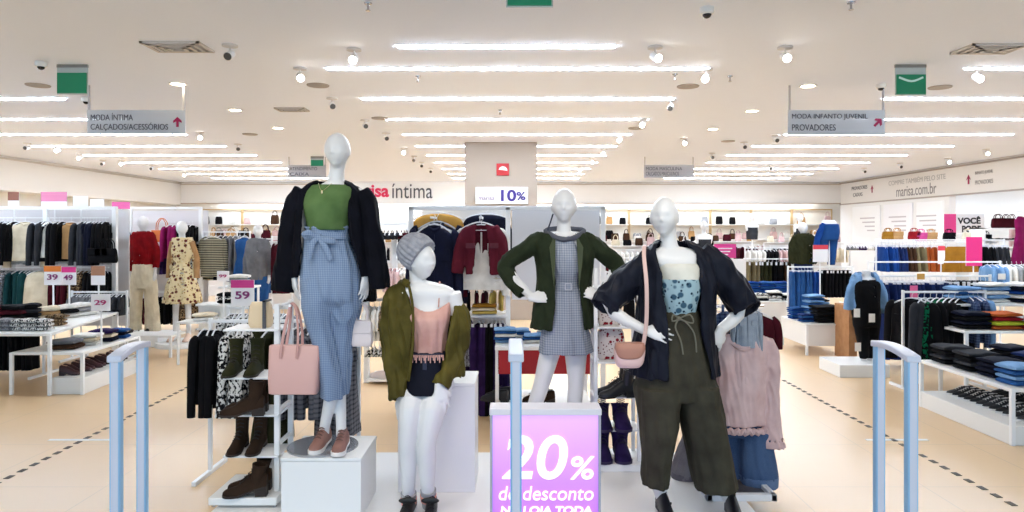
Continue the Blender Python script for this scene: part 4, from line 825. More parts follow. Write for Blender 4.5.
# ------------------------------------------------------------------ shoe rack beside the tall mannequin
x0 = P(224, 0, 4.0).x; x1 = P(279, 0, 4.0).x; ya = 4.0; yb = 4.24
t = thing('shoe_rack', 'narrow white metal shoe rack with boots beside the tall mannequin', 'shoe rack', ((x0+x1)/2, ya, .1))
ztop = CAMZ-(304-PY0)/F*4.0
for y in (ya, yb): obj('post', B().box(x1-.03, x1, y, y+.028, .16, ztop), METAL, t, bevel=.003)
b = B(); 
for z in (ztop-.03, .9, .62, .42): b.box(x1-.025, x1-.005, ya+.02, yb, z, z+.02)
obj('cross_bars', b, METAL, t)
shz = [CAMZ-(py-PY0)/F*4.0 for py in (329, 377, 414, 455)]
for z in shz:
    b = B(); b.box(x0, x1, ya-.02, yb-.02, z-.012, z); obj('shelf', b, METAL, t, bevel=.003)
b = B(); b.box(x0-.05, x1+.02, ya-.1, yb+.05, .115, .16); b2 = B()
obj('base', b, WHITE, t, bevel=.006)
for s in (x0-.03, x1): obj('foot', B().lathe((s, ya-.07, .1), [(.012, 0), (.012, .02)], 10), CHROME, t)
BRN = [mat('2b201a', .7), mat('4a3628', .8, kind='cloth', c2='3a2a1f'), mat('17120e', .7)]; OLB = [mat('2a2218', .7), mat('4b4a2c', .8, kind='cloth', c2='3a3a22'), mat('241a12', .7)]
boot_pair(x0+.07, ya+.2, shz[1]+.002, -PI/2+.1, .125, 'olive lace-up boot on the upper shelf of the boot rack', OLB, shaft=.2, heelh=.0); boot_pair(x0+.24, ya+.02, shz[2]+.002, PI+.15, .1, 'dark brown ankle boot on the middle shelf of the boot rack', BRN, shaft=.17, heelh=.04)
boot_pair(x0+.1, ya+.2, shz[3]+.002, -PI/2+.05, .11, 'dark lace-up boot on the lowest open shelf of the boot rack', BRN, shaft=.19, heelh=.03); boot_pair(x0+.27, ya-.01, .162, PI+.12, .1, 'brown block heeled ankle boot on the base of the boot rack', BRN, shaft=.135, heelh=.05)
bag((P(259, 0, 4.05).x, 4.08, shz[0]+.001), .14, .15, .09, mat('e2c9a4', .5), 'small beige box bag with grey strap on top of the boot rack', handle=.0, flap=False)
b = B(); c = P(263, 0, 4.0); b.box(c.x-.008, c.x+.008, 4.01, 4.03, shz[0], shz[0]+.165).box(c.x-.008, c.x+.008, 4.01, 4.12, shz[0]+.155, shz[0]+.165); obj('strap', b, mat('4a4a50', .5), bpy.data.objects['handbag'])
bpy.data.objects['handbag'].name = 'box_bag'
# pink tote
t = thing('tote_bag', 'large blush pink tote bag hanging from the boot rack', 'tote bag', P(294, 395, 3.86)); D = 3.86
b = B(); rs = []
for py, xa, xb, dd in ((394, 272, 317, .02), (392, 270.5, 318, .055), (380, 270, 319.5, .06), (360, 270, 320, .045), (346, 270, 320, .03), (345, 270.5, 319.5, .026)):
    c = P((xa+xb)/2, py, D); a = (xb-xa)/2/F*D; rs.append([(c.x+a*math.copysign(abs(math.cos(q))**.35, math.cos(q)), D+dd*math.copysign(abs(math.sin(q))**.35, math.sin(q)), c.z) for q in [2*PI*j/32 for j in range(32)]])
b.rings(rs); TP = mat('d9aba2', .45); obj('bag_body', b, TP, t)
for dy in (-.035, .035):
    b = B(); b.tube([ptv(283, 357, D, dy*1.3), ptv(284, 346, D, dy*1.25), ptv(287, 322, D, dy+.02), ptv(291, 304, D, .01), ptv(297, 310, D, dy*.5+.0), ptv(300, 330, D, dy), ptv(300, 346, D, dy*1.25), ptv(299, 357, D, dy*1.3)], .0085, 8, 4, flat=.5, flatdir=(0, 1, 0)); obj('handle', b, mat('c99a92', .45), t)
# hooked arm that carries the tote (part of the rack)
b = B(); b.tube([(x1-.015, ya+.1, ztop-.02), (P(289, 0, 3.9).x, 3.95, P(0, 306, 3.9).z), (P(292, 0, 3.86).x, 3.82, P(0, 305, 3.86).z)], .008, 8, 1); obj('hook_arm', b, METAL, bpy.data.objects['shoe_rack'])
# ------------------------------------------------------------------ garment rail behind the tall mannequin
D = 4.75; zr = 1.06; xa = P(196, 0, D).x; xb = P(366, 0, D).x
def garment_rail(xa, xb, y, z, label, y2=None, feet=True, z0=0, low=None):
    t = thing('garment_rail', label, 'clothes rail', ((xa+xb)/2, y, z0)); y2 = y if y2 is None else y2; s = Vector((xb-xa, y2-y, 0)).normalized(); nrm = Vector((-s.y, s.x, 0))
    a = Vector((xa, y, 0)); c = Vector((xb, y2, 0))
    for p in (a, c):
        obj('post', B().bar(p+Vector((0, 0, z0)), p+Vector((0, 0, z+.02)), .025), METAL, t, bevel=.003)
        if feet: obj('foot', B().bar(p-nrm*.25+Vector((0, 0, z0+.015)), p+nrm*.25+Vector((0, 0, z0+.015)), .03), METAL, t, bevel=.003)
    obj('top_bar', B().bar(a+Vector((0, 0, z)), c+Vector((0, 0, z)), .022), METAL, t, bevel=.003)
    if low: obj('lower_bar', B().bar(a+Vector((0, 0, low)), c+Vector((0, 0, low)), .02), METAL, t, bevel=.003)
    return t
garment_rail(xa+.1, xb-.05, D, zr, 'white clothes rail behind the tall mannequin and boot rack')
wh = 'on the rail behind the boot rack'
rail((xa+.08, D-.1, zr), (xa+.2, D-.1, zr), 'sweater:black:3', wh, scale=.88); rail((xa+.28, D-.1, zr), (xa+.40, D-.1, zr), 'blouse:black and white:3', wh, scale=.88)
for o in [o for o in bpy.data.objects if o.parent is None and o.get('label', '').endswith(wh+' from the left')]: o.scale.x *= .62
rail((xa+.5, D, zr), (P(325, 0, D).x, D, zr), 'dress:olive:2,jacket:grey plaid:5', wh, scale=.9); rail((P(328, 0, D).x, D, zr+.02), (xb-.08, D, zr+.02), 'coat:grey plaid:3', wh, scale=.92)
bag(P(362, 346, 3.98), .13, .15, .06, mat('e9dbd8', .5), 'small whitish handbag below the hand of the tall mannequin', handle=.1)
# ------------------------------------------------------------------ big framed wardrobe wall behind the blazer mannequin
D = 6.4; Z = lambda py, d=D: CAMZ-(py-PY0)/F*d; X = lambda px, d=D: (px-PX0)/F*d
t = thing('clothes_rack', 'tall white steel frame holding the maroon and navy jackets before the column', 'clothes rack', (X(508), D, 0))
for px in (411, 508, 603): obj('post', B().box(X(px)-.022, X(px)+.022, D-.02, D+.02, 0, Z(207)), METAL, t, bevel=.004)
obj('top_bar', B().box(X(409), X(605), D-.02, D+.02, Z(208)-.02, Z(206)), METAL, t, bevel=.004)
obj('back_panel', B().box(X(512), X(600), D+.03, D+.045, Z(300), Z(209)), mat('e3e1e4', .4), t); obj('back_panel', B().box(X(414), X(505), D+.5, D+.515, Z(285), Z(208)), mat('e6e3df', .4), t)
for z0 in (284, 314): obj('shelf_rail', B().box(X(412), X(507), D-.03, D+.3, Z(z0+3), Z(z0)), METAL, t, bevel=.003)
obj('lower_panel', B().box(X(413), X(506), D+.35, D+.37, .1, Z(318)), mat('cfcac8', .5), t)
for px in (435, 482): obj('display_arm', B().box(X(px)-.012, X(px)+.012, D-.28, D+.5, Z(219), Z(217)), METAL, t)
obj('rail', B().box(X(412), X(507), D-.01, D+.01, Z(318), Z(316)), METAL, t)
obj('rail', B().box(X(412), X(507), D+.1, D+.12, Z(290), Z(288)), METAL, t)
zz = Z(217)
hang('cape', mat('c99a4e', .9, kind='cloth', c2='b58439'), '', (X(437), D+.1, Z(207)), 0, '', label='mustard fluffy collar jacket behind the navy shirt dress', sz=(1.25, 1, .9))
hang('shirt', pm('navy'), '', (X(437), D+.0, zz+.02), 0, '', label='navy long shirt hanging behind the navy and red one', seed=1, sz=(1.05, 1, 1.2)); hang('shirt', mat('1c2142', .7, kind='cloth', c2='13162e'), '', (X(436), D-.15, zz), 0, '', label='navy shirt dress facing front beside the maroon jacket', sz=(.95, 1, 1.35))
hang('coat', pm('maroon'), '', (X(441), D-.06, zz-.05), 0, '', label='maroon checked garment peeping out between navy shirts', sz=(.9, 1, 1.0))
hang('cape', pm('navy'), '', (X(486), D+.12, Z(210)), 0, '', label='dark hooded jacket behind the maroon denim jacket', sz=(1.1, 1, .6))
hang('shirt', pm('white'), '', (X(482), D-.08, zz-.02), 0, '', label='cream blouse under the maroon denim jacket', sz=(.95, 1, 1.02))
t = thing('denim_jacket', 'maroon denim jacket hanging open over a cream blouse', 'jacket', (X(481), D-.18, zz))
b = B(); q = D-.18
b.shell(q, [(224.5, 473, 489, .05, 0, 477, 485), (228, 466, 496, .06, 0, 477.5, 485.5), (240, 464, 500, .075, 0, 477, 487), (258, 465, 500, .08, 0, 476, 488), (275, 466, 501, .085, 0, 473, 490)], gap=True, amp=(.005, .02), n=50)
for s, pts in ((1, [(470, 229, 0, .05), (463, 240, 0, .06), (459.5, 256, 0, .06), (457, 273, 0, .055)]), (2, [(493, 228, 0, .05), (500, 240, .0, .06), (503, 258, 0, .06), (505, 275, 0, .055)])): b.ptube(q, pts, n=16, amp=.04, hollow=.03, seed=s)
obj('jacket_body', remesh(b, .009, 3, disp=.008, seed=4), pm('burgundy'), t, ang=180)
b = B()
for px in (471, 494): b.box(X(px-4.5, q), X(px+4.5, q), q-.105, q-.08, Z(248, q), Z(243, q))
obj('pocket_flap', b, mat('54172a', .8), t); h = bpy.data.objects.new('hanger', HANG); COL.objects.link(h); h.parent = t
wh = 'on the low rail of the jacket frame'
rail((X(414), D+.11, Z(289)), (X(505), D+.11, Z(289)), 'short_top:navy:4,short_top:black:3,short_top:maroon:2,short_top:yellow:2', 'between the two shelves of the jacket frame', scale=.42)
rail((X(444), D, Z(317)), (X(472), D, Z(317)), 'tank:silver:7', wh, scale=.75); rail((X(446), D+.2, Z(317)), (X(470), D+.2, Z(317)), 'tank:violet:4', wh, scale=1.0)
rail((X(474), D, Z(317)), (X(506), D, Z(317)), 'trousers:violet:3,trousers:black:2,trousers:purple:3', wh, scale=.95)
stack(X(484), D-.0, Z(314)+.005, 3, ['yellow', 'cream', 'mustard'], 'sweater', 'on the lower shelf of the jacket frame', 0, .75); stack(X(470), D-.0, Z(284)+.005, 2, ['cream', 'white'], 'blouse', 'on the upper shelf of the jacket frame', 0, .9); stack(X(494), D-.0, Z(284)+.005, 2, ['cream', 'white'], 'blouse', 'on the upper shelf of the jacket frame', 0, .9, 3)
# red draped table with denim and shoes, behind the blazer mannequin
q = 5.75
t = thing('display_table', 'white table with red cloth panel holding folded denim behind the blazer mannequin', 'table', (X(545, q), q, 0))
for px in (497, 592):
    for dy in (0, .5): obj('leg', B().box(X(px, q)-.015, X(px, q)+.015, q+dy, q+dy+.03, 0, Z(350, q)), METAL, t)
obj('table_top', B().box(X(495, q), X(594, q), q-.02, q+.55, Z(350, q), Z(346, q)), WHITE, t, bevel=.004); obj('red_panel', B().box(X(498, q), X(590, q), q+.0, q+.012, Z(374, q), Z(350, q)), mat('a5131c', .6), t)
obj('lower_shelf', B().box(X(497, q), X(592, q), q, q+.53, Z(407, q), Z(404, q)), WHITE, t, bevel=.003)
for i in range(6): stack(X(505+i*15, q), q+.2+.12*(i % 2), Z(346, q)+.002, 5-(i % 3), ['light denim', 'blue denim', 'white', 'blue denim'], 'jeans', 'on the table behind the blazer mannequin', 0, .62, i)
boot_pair(X(552, q), q+.1, Z(404, q)+.002, PI+.4, .1, 'brown suede shoe on the low shelf behind the blazer mannequin', BRN, shaft=0, heelh=.03, name='suede_shoe')
boot_pair(X(510, q), q+.1, Z(404, q)+.002, PI-.3, .1, 'black shoe on the low shelf behind the lilac sign', [BLACK]*3, shaft=0, heelh=.03, name='black_shoe')
# ------------------------------------------------------------------ purple shoe tower left of the kimono mannequin
D = 4.55; x0 = X(594, D); x1 = X(641, D)
t = thing('shoe_tower', 'white shelf tower with purple and black shoes beside the kimono mannequin', 'shoe rack', ((x0+x1)/2, D, .1))
for x in (x0, x1-.025):
    for y in (D, D+.22): obj('post', B().box(x, x+.025, y, y+.025, .1, Z(268, D)), METAL, t, bevel=.003)
for py in (288, 327, 362, 397, 430): obj('shelf', B().box(x0, x1, D-.0, D+.24, Z(py, D)-.012, Z(py, D)), METAL, t, bevel=.003)
obj('base', B().box(x0-.01, x1+.03, D-.06, D+.28, .1, .15), WHITE, t, bevel=.006)
PRP = [mat('2a1d44', .7), mat('3c2a66', .75, kind='cloth', c2='2c1d4c'), mat('1c1230', .7)]; BLS = [mat('101012', .3), mat('1a1a1e', .35), mat('0c0c0e', .4)]
boot_pair(x0+.13, D+.2, .152, -PI/2, .13, 'purple lace-up boot on the base of the shoe tower', PRP, shaft=.13, heelh=.02, k=1.45, L=.19); boot_pair(x0+.13, D+.2, Z(430, D)+.002, -PI/2, .13, 'purple lace-up shoe on the second shelf up of the shoe tower', PRP, shaft=.12, heelh=.02, k=1.45, L=.19)
boot_pair(x0+.27, D+.04, Z(397, D)+.002, PI+.1, .09, 'glossy black heeled shoe on the shelf under the floral pouches', BLS, shaft=.13, heelh=.05)
bag((x0+.125, D+.1, Z(362, D)+.002), .2, .21, .07, pm('red floral'), 'red floral bag on the lower of two bag shelves of the shoe tower', handle=0, flap=False); bag((x0+.115, D+.1, Z(327, D)+.002), .17, .21, .07, pm('red floral'), 'red floral bag on the topmost bag shelf of the shoe tower', handle=0, flap=False)
bag((x0+.25, D+.1, Z(327, D)+.002), .08, .18, .07, pm('black'), 'black bag beside the topmost red floral bag', handle=0, flap=False)
bag((x0+.16, D+.1, Z(397, D)+.002), .14, .05, .07, pm('red floral'), 'small red patterned clutch behind the glossy black heels', handle=0, flap=False, name='clutch')
# ------------------------------------------------------------------ pink sweater stand
D = 4.25
t = thing('display_stand', 'chrome stand with flat rectangular base behind the kimono mannequin', 'display stand', (X(728, D), D, .1))
q0 = PZ(708, .1, 4.02); q1 = PZ(776, .1, 4.02)
b = B(); ya, yb = 4.0, 4.42; xa = PZ(706, 0, 4.02).x; xb = PZ(776, 0, 4.02).x
b.box(xa, xb, ya, ya+.04, .1, .14).box(xa, xb, yb-.03, yb, .1, .14).box(xa, xa+.035, ya, yb, .1, .14).box(xb-.035, xb, ya, yb, .1, .14); obj('base_frame', b, mat('e6e6ea', .3), t, bevel=.004)
obj('base_plate', B().box(xa+.035, xb-.035, ya+.04, yb-.03, .1, .115), mat('6f6a6c', .3, .5), t)
zc = Z(316, D); obj('pole', B().tube([(X(738, D), yb-.1, .12), (X(738, D), yb-.1, zc+.05)], .011, 10, 1), CHROME, t)
obj('cross_arm', B().tube([(X(705, D), D+.14, zc+.05), (X(772, D), D+.14, zc+.05)], .009, 8, 1), CHROME, t)
obj('prong', B().tube([(X(738, D), yb-.1, zc+.05), (X(738, D), D-.1, zc+.05)], .009, 8, 1), CHROME, t)
t = thing('sweater', 'dusty pink off shoulder sweater with flared sleeve hanging behind the kimono mannequin', 'sweater', (X(745, D), D, zc))
b = B(); DD = D
b.shell(DD, [(333, 722, 757, .05, .0), (338, 713, 768, .06, .0), (350, 713, 770, .075, 0), (375, 716, 767, .08, 0), (405, 717, 765, .085, 0), (424, 716, 764, .09, 0)], amp=(.01, .035), fr=(11, 17), th=.01)
b.ptube(DD, [(766, 340, .0, .04), (772, 360, .0, .045), (773, 390, 0, .042), (772, 415, 0, .05), (770, 446, .0, .09)], n=24, amp=.06, hollow=.06); b.ptube(DD, [(716, 340, .0, .035), (709, 360, .03, .035), (708, 400, .05, .035)], n=16, amp=.05, hollow=.03)
SWP = mat('e0c2c0', .85, kind='cloth', c2='d4b1b0'); obj('knit_body', remesh(b, .0075, 3, disp=.01, seed=9, dfr=7), SWP, t, ang=180)
b = B(); b.tube([tuple(ptv(x, 424+2*math.sin(i*2.2)+4, DD, -.09*math.sqrt(max(0, 1-((x-741)/26)**2)))) for i, x in enumerate(range(717, 767, 2))], .016, 8, 2, amp=.15); obj('hem_ruffle', b, SWP, t)
b = B(); b.tube([tuple(ptv(x, y, DD, d)) for x, y, d in ((722, 333, 0), (728, 341, -.05), (740, 347, -.075), (752, 341, -.05), (758, 333, 0), (740, 330, .05), (722, 333, 0))], .017, 10, 4, amp=.08); obj('cowl_neck', b, SWP, t)
hang('shirt', mat('c3ccd6', .8, kind='plaid', c2='46597c', scale=2), '', (X(744, D), D-.05, zc+.07), 0, '', label='small blue and white plaid shirt on the stand above the pink sweater', sz=(.36, .7, .4)); hang('tank', pm('blue plaid'), '', (X(738, D), D+.05, zc+.1), .1, '', label='blue plaid strappy top tucked behind the light denim shirt', sz=(.9, 1, .6))
hang('top', pm('maroon'), '', (X(750, 4.5), D+.14, zc+.05), 0, '', label='dark red garment edge showing behind the pink sweater sleeve', sz=(.62, .7, .78))
t = thing('jeans', 'blue straight jeans with rolled cuffs hanging under the pink sweater', 'jeans', (X(748, D), D+.02, Z(428, D)))
b = B()
b.shell(D+.03, [(400, 724, 766, .06), (428, 724, 768, .07), (436, 723, 769, .07)], solid=True, amp=(.01, .01)); b.shell(D+.03, [(430, 739, 770, .08, -.02), (455, 739, 773, .085, -.02), (478, 740, 776, .09, -.02), (486, 745, 772, .07, -.02)], solid=True, amp=(.01, .04)); b.shell(D+.03, [(430, 722, 742, .05, .04), (480, 724, 743, .05, .04)], solid=True)
obj('leg_cloth', remesh(b, .0075, 2, disp=.006), mat('51698f', .8, kind='denim', c2='3d5580'), t, ang=180)
b = B(); b.shell(D+.03, [(474, 739, 776.5, .095, -.02), (484, 741, 776, .095, -.02)], amp=(.02, .02)); obj('rolled_cuff', b, mat('6a80a4', .8, kind='denim', c2='51698f'), t)
t = thing('grey_jeans', 'washed grey flared jeans hanging between the legs of the kimono mannequin', 'jeans', (X(690, D), D+.1, Z(400, D)))
b = B(); b.shell(D+.15, [(350, 690, 712, .05), (400, 690, 712, .06), (435, 682, 708, .065), (470, 673, 700, .08), (482, 672, 699, .08)], solid=True, amp=(.01, .05)); obj('leg_cloth', remesh(b, .0075, 2, disp=.01), mat('8a8589', .85, kind='denim', c2='6f6a70'), t, ang=180)
b = B(); b.shell(D+.15, [(472, 672, 700, .085), (480, 671, 700, .088)]); obj('rolled_cuff', b, mat('7a757b', .85, kind='denim', c2='5f5a60'), t)
def Xp(px, D): return (px-PX0)/F*D
def Zp(py, D): return CAMZ-(py-PY0)/F*D
# ------------------------------------------------------------------ price cards and posters
def card(px0, py0, px1, py1, D, label, head_c='e0338a', txt='59', zb=0, body='f6f3f4', tc='8a2b6e', post=True, hd=.3, poster=False):
    a = P(px0, py1, D); c = P(px1, py0, D); t = thing('poster' if poster else 'price_sign', label, 'poster' if poster else 'price sign', ((a.x+c.x)/2, D, zb if post else a.z)); h = c.z-a.z
    obj('card', B().box(a.x, c.x, D, D+.008, a.z, c.z), mat(body, .5), t)
    if hd: obj('header', B().box(a.x, c.x, D-.003, D, c.z-h*hd, c.z), mat(head_c, .5), t)
    if txt: text('lettering', txt, (c.x-a.x)*.62, h*(.3 if len(txt) < 4 else .16), ((a.x+c.x)/2, D-.006, a.z+h*(.42 if hd else .5)), mat(tc, .5), t, bold=.02)
    if post: obj('post', B().box((a.x+c.x)/2-.008, (a.x+c.x)/2+.008, D+.01, D+.022, zb, a.z+.05), METAL, t)
    return t
# ------------------------------------------------------------------ low box tables and plinths
def box_table(x0, x1, y0, y1, zt, zb, label, name='display_table', rz=0):
    t = thing(name, label, 'table', ((x0+x1)/2, (y0+y1)/2, 0))
    for x in (x0, x1-.03):
        for y in (y0, y1-.03): obj('leg', B().box(x, x+.03, y, y+.03, 0, zt), METAL, t, bevel=.003)
    obj('bin_panel', B().box(x0+.004, x1-.004, y0+.004, y1-.004, zb, zt-.01), mat('eeebe7', .5), t, bevel=.003); obj('table_top', B().box(x0-.01, x1+.01, y0-.01, y1+.01, zt-.02, zt), WHITE, t, bevel=.003); return t
def poly_table(pts, z, label, plz=None, th=.03, legs=True, name='display_table', zlow=None):
    n = len(pts); cx = sum(p[0] for p in pts)/n; cy = sum(p[1] for p in pts)/n; t = thing(name, label, 'table', (cx, cy, 0))
    def slab(z0, z1, k=1.):
        v = [(cx+(x-cx)*k, cy+(y-cy)*k, z0) for x, y in pts]+[(cx+(x-cx)*k, cy+(y-cy)*k, z1) for x, y in pts]
        return B().add(v, [tuple(range(n-1, -1, -1)), tuple(range(n, 2*n))]+[(i, (i+1) % n, (i+1) % n+n, i+n) for i in range(n)])
    obj('table_top', slab(z-th, z), WHITE, t, bevel=.004)
    if plz: obj('plinth', slab(0.0, plz), mat('eceae6', .5), t, bevel=.006)
    if zlow: obj('lower_shelf', slab(zlow-.02, zlow), WHITE, t, bevel=.003)
    if legs:
        for x, y in pts: px, py = cx+(x-cx)*.985, cy+(y-cy)*.985; obj('leg', B().box(px-.016, px+.016, py-.016, py+.016, 0, z-.005), METAL, t, bevel=.003)
    return t
# front left table group
q = [(Xp(-70, 7), 7.0), (Xp(50, 7), 7.0), (Xp(118, 8.9), 8.9), (Xp(20, 8.9), 8.9)]
poly_table(q, .64, 'upper white table with patterned folded tops at the lingerie side', name='display_table')
q = [(Xp(10.5, 7.04), 7.04), (Xp(82.5, 7.04), 7.04), (Xp(137, 8.1), 8.15), (Xp(84, 8.1), 8.15)]
poly_table(q, .44, 'lower white step table over the maroon shoes plinth', plz=None)
tq = thing('shoe_plinth', 'low white plinth holding dark maroon shoes under the step table', 'plinth', (Xp(70, 7.1), 7.3, 0))
v = [(Xp(50, 7.04), 7.06), (Xp(82.5, 7.04), 7.06), (Xp(137, 8.15), 8.2), (Xp(110, 8.15), 8.2)]; b = B(); b.add([(x, y, .0) for x, y in v]+[(x, y, .17) for x, y in v], [(3, 2, 1, 0), (4, 5, 6, 7), (0, 1, 5, 4), (1, 2, 6, 5), (2, 3, 7, 6), (3, 0, 4, 7)]); obj('plinth_box', b, mat('eceae6', .5), tq, bevel=.006)
wl = 'on the lingerie table'
for i, (px, col) in enumerate(((-12, 'black and white'), (8, 'silver'), (26, 'black and white'), (43, 'black and white'), (58, 'leopard'))):
    D = 7.22 if i < 4 else 7.6; stack(Xp(px, D)-.02, D, .642, 3, [col], 'tee', wl+['', ' beside the silver pile', ' middle', ' corner', ''][i], 0, .62, i, flat=1.6)
for i, (px, D, cs) in enumerate(((-5, 7.7, ['maroon']), (12, 7.75, ['maroon', 'black']), (28, 7.9, ['black', 'dark grey']), (48, 8.1, ['cream', 'tan']), (66, 8.3, ['black', 'white']), (84, 8.55, ['white', 'light grey']))): stack(Xp(px, D), D, .642, 4 if i < 3 else 3, cs, 'sweater', 'at the back of the lingerie side table', .2*i, .8, i+7, flat=1.6)
stack(Xp(66, 7.25), 7.25, .442, 2, ['brown', 'grey'], 'sweater', 'on the step table near its front corner', .1, .9, 0, 1.5); stack(Xp(87, 7.5), 7.5, .442, 3, ['cream', 'white'], 'shirt', 'on the middle of the step table', .2, .85, 1, 1.2); stack(Xp(103, 7.75), 7.75, .442, 3, ['navy', 'cream', 'purple'], 'tee', 'on the far part of the step table', .2, .85, 0, 1.3); stack(Xp(118, 7.98), 7.98, .442, 3, ['blue denim', 'navy'], 'jeans', 'at the far end of the step table', .2, .7, 0, 1.3)
MRN = [mat('2a1416', .5), mat('3e1a1d', .5), mat('c79c86', .6)]
for i in range(5):
    u = i/5; D = 7.22+u*1.0; x = Xp(73+u*56, D); boot_pair(x-.12, D, .172, .25, .1, 'maroon low shoe, %s pair from the front on the low plinth' % ORD[i], MRN, shaft=0, heelh=.04, name='maroon_shoe', n=2, L=.22, k=.9, laces=False)
card(91, 294, 110, 311, 7.5, 'white price sign reading 29 beside the step table', 'ffffff', '29', zb=.44, hd=0, tc='b3306f')
card(44, 266, 61, 285, 8.4, 'price sign with orange header over the lingerie side table', 'e8822e', '39', zb=.64); card(61, 267, 76, 285, 8.5, 'pink headed small price sign beside the orange one', 'e0338a', '49', zb=.64); card(91, 266, 105, 285, 8.8, 'card with brown upper half at the back of the lingerie side table', 'a8785c', '', zb=.64, hd=.5)
garment_rail(Xp(-25, 7.9), Xp(38, 7.9), 8.0, .6, 'low rail with long black garments under the lingerie side table', feet=True)
rail((Xp(-22, 8), 8.0, .6), (Xp(35, 8), 8.0, .6), 'folded_trousers:black:12', 'under the lingerie side table', scale=.85)
# ------------------------------------------------------------------ wall rack of the lingerie side
D = 9.7
t = thing('wall_rack', 'tall white rack with two rails of tops along the lingerie side', 'clothes rack', (Xp(50, D), D, 0))
for px in (-22, 46, 115): obj('post', B().box(Xp(px, D)-.03, Xp(px, D)+.03, D-.03, D+.03, 0, Zp(207, D)), METAL, t, bevel=.004)
for py in (208, 262): obj('cross_bar', B().box(Xp(-24, D), Xp(117, D), D-.02, D+.02, Zp(py+1.5, D), Zp(py-1.5, D)), METAL, t)
obj('back_panel', B().box(Xp(-22, D), Xp(115, D), D+.35, D+.37, .3, Zp(209, D)), mat('dedadb', .6), t)
for py in (218, 267): obj('rail', B().box(Xp(-22, D), Xp(115, D), D-.15, D-.135, Zp(py+.5, D), Zp(py-.5, D)), METAL, t)
z1 = Zp(218, D); z2 = Zp(267, D); y = D-.14; wu = 'on the upper wall rack rail'
rail((Xp(-15, D), y, z1), (Xp(25, D), y, z1), 'shirt:black:2,shirt:grey:2,blouse:white:2,shirt:black:4', wu, scale=.95)
hang('blouse', pm('cream'), '', (Xp(35, D), y-.05, z1), .15, '', label='cream long sleeved blouse facing front on the wall rack', scale=1.); rail((Xp(48, D), y, z1), (Xp(71, D), y, z1), 'shirt:dark grey:2,tank:white:3,shirt:black:2', wu+' past the post', scale=.95)
hang('short_top', pm('tan'), '', (Xp(80, D), y-.05, z1), -.1, '', label='tan short sleeved ruffled blouse facing front on the wall rack', scale=1.15)
rail((Xp(89, D), y, z1), (Xp(113, D), y, z1), 'shirt:dark grey:3,shirt:navy:3,shirt:black:2', wu+' past tan blouse', scale=.95)
wv = 'on the lower rail of the wall rack'
rail((Xp(-15, D), y, z2), (Xp(22, D), y, z2), 'blouse:black and white:5,blouse:silver:4', wv, scale=.85); rail((Xp(24, D), y, z2), (Xp(42, D), y, z2), 'shirt:teal:4', wv, scale=.85)
hang('cape', pm('cream'), '', (Xp(53, D), y-.1, z2+.02), .2, '', label='cream cardigan facing front below the black and white tops', scale=1.); rail((Xp(66, D), y, z2), (Xp(112, D), y, z2), 'shirt:maroon:4,shirt:leopard:3,shirt:black:4', wv, scale=.8)
for i, px in enumerate((96, 103, 110)): bag((Xp(px, 9.3), 9.3, Zp(263, 9.3)), .2, .2, .1, pm('black'), '%s black handbag from the left hanging on the wall rack' % ORD[i], handle=.12)
rail((Xp(75, 9), 9.0, Zp(292, 9)), (Xp(125, 9), 9.0, Zp(292, 9)), 'short_top:grey:8,short_top:light grey:6,short_top:dark grey:4', 'behind the 29 price sign', scale=.6)
garment_rail(Xp(72, 9), Xp(127, 9), 9.0, Zp(292, 9), 'low white rail with grey tops behind the 29 price sign')
card(41, 192, 67, 209, 9.8, 'pink poster with white panel on top of the wall rack', 'e58cb0', '', post=True, hd=.55, poster=True); card(73, 196, 88, 209, 9.8, 'small white poster on top of the wall rack', 'ffffff', '', post=True, hd=0, poster=True); card(8, 192, 19, 209, 9.8, 'small poster, brown above and white below, on top of the wall rack', '8a5a4c', '', post=True, hd=.5, poster=True)
card(112, 202, 130, 209, 11.2, 'small pink poster above the rack behind the red top mannequin', 'd8609c', '', post=True, hd=1., poster=True); card(90, 199, 104, 209, 10.6, 'small white framed poster right of the pink ones', 'ffffff', '', post=True, hd=0, poster=True)
# ------------------------------------------------------------------ background mannequins
def bg_mannequin(D, cx, hy, fy, label, arms=True, zb=0, yaw=0, legs=True, hair=False):
    """cx centre px, hy crown py, fy foot py"""
    s = (fy-hy)/1.78*1.0; k = s; t = thing('mannequin', label, 'mannequin', (Xp(cx, D), D, Zp(fy, D)), None); b = B()
    def y(f): return hy+(fy-hy)*f
    def w_(m): return m*k
    head(b, ptv(cx, y(.062), D), .21, yaw=yaw); m = F/D
    b.ptube(D, [(cx, y(.1), 0, .045), (cx, y(.17), .01, .05)], n=10)
    b.shell(D, [(y(.145), cx-.06*m, cx+.06*m, .04, .01), (y(.175), cx-.13*m, cx+.13*m, .06, .01), (y(.27), cx-.11*m, cx+.11*m, .09, 0), (y(.37), cx-.09*m, cx+.09*m, .07, 0), (y(.48), cx-.12*m, cx+.12*m, .09, .01), (y(.53), cx-.11*m, cx+.11*m, .08, .01)], solid=True, n=24, sub=4)
    if arms:
        for s_ in (-1, 1):
            b.ptube(D, [(cx+s_*.135*m, y(.19), 0, .038), (cx+s_*.18*m, y(.33), .02, .03), (cx+s_*.185*m, y(.48), -.01, .022)], n=10)
            hand(b, ptv(cx+s_*.185*m, y(.48), D, -.01), (0, -.1, -1), (s_, -.3, 0), s_, L=.18)
    if legs:
        for s_ in (-1, 1): b.ptube(D, [(cx+s_*.07*m, y(.5), 0, .06), (cx+s_*.09*m, y(.72), -.0, .045), (cx+s_*.1*m, y(.94), 0, .034), (cx+s_*.1*m, y(.975), -.04, .04), (cx+s_*.11*m, y(.985), -.15, .025)], n=12)
    obj('body', remesh(b, .012, 2), BODY, t, ang=180); t['m'] = m; del t['m']; return t, y, m
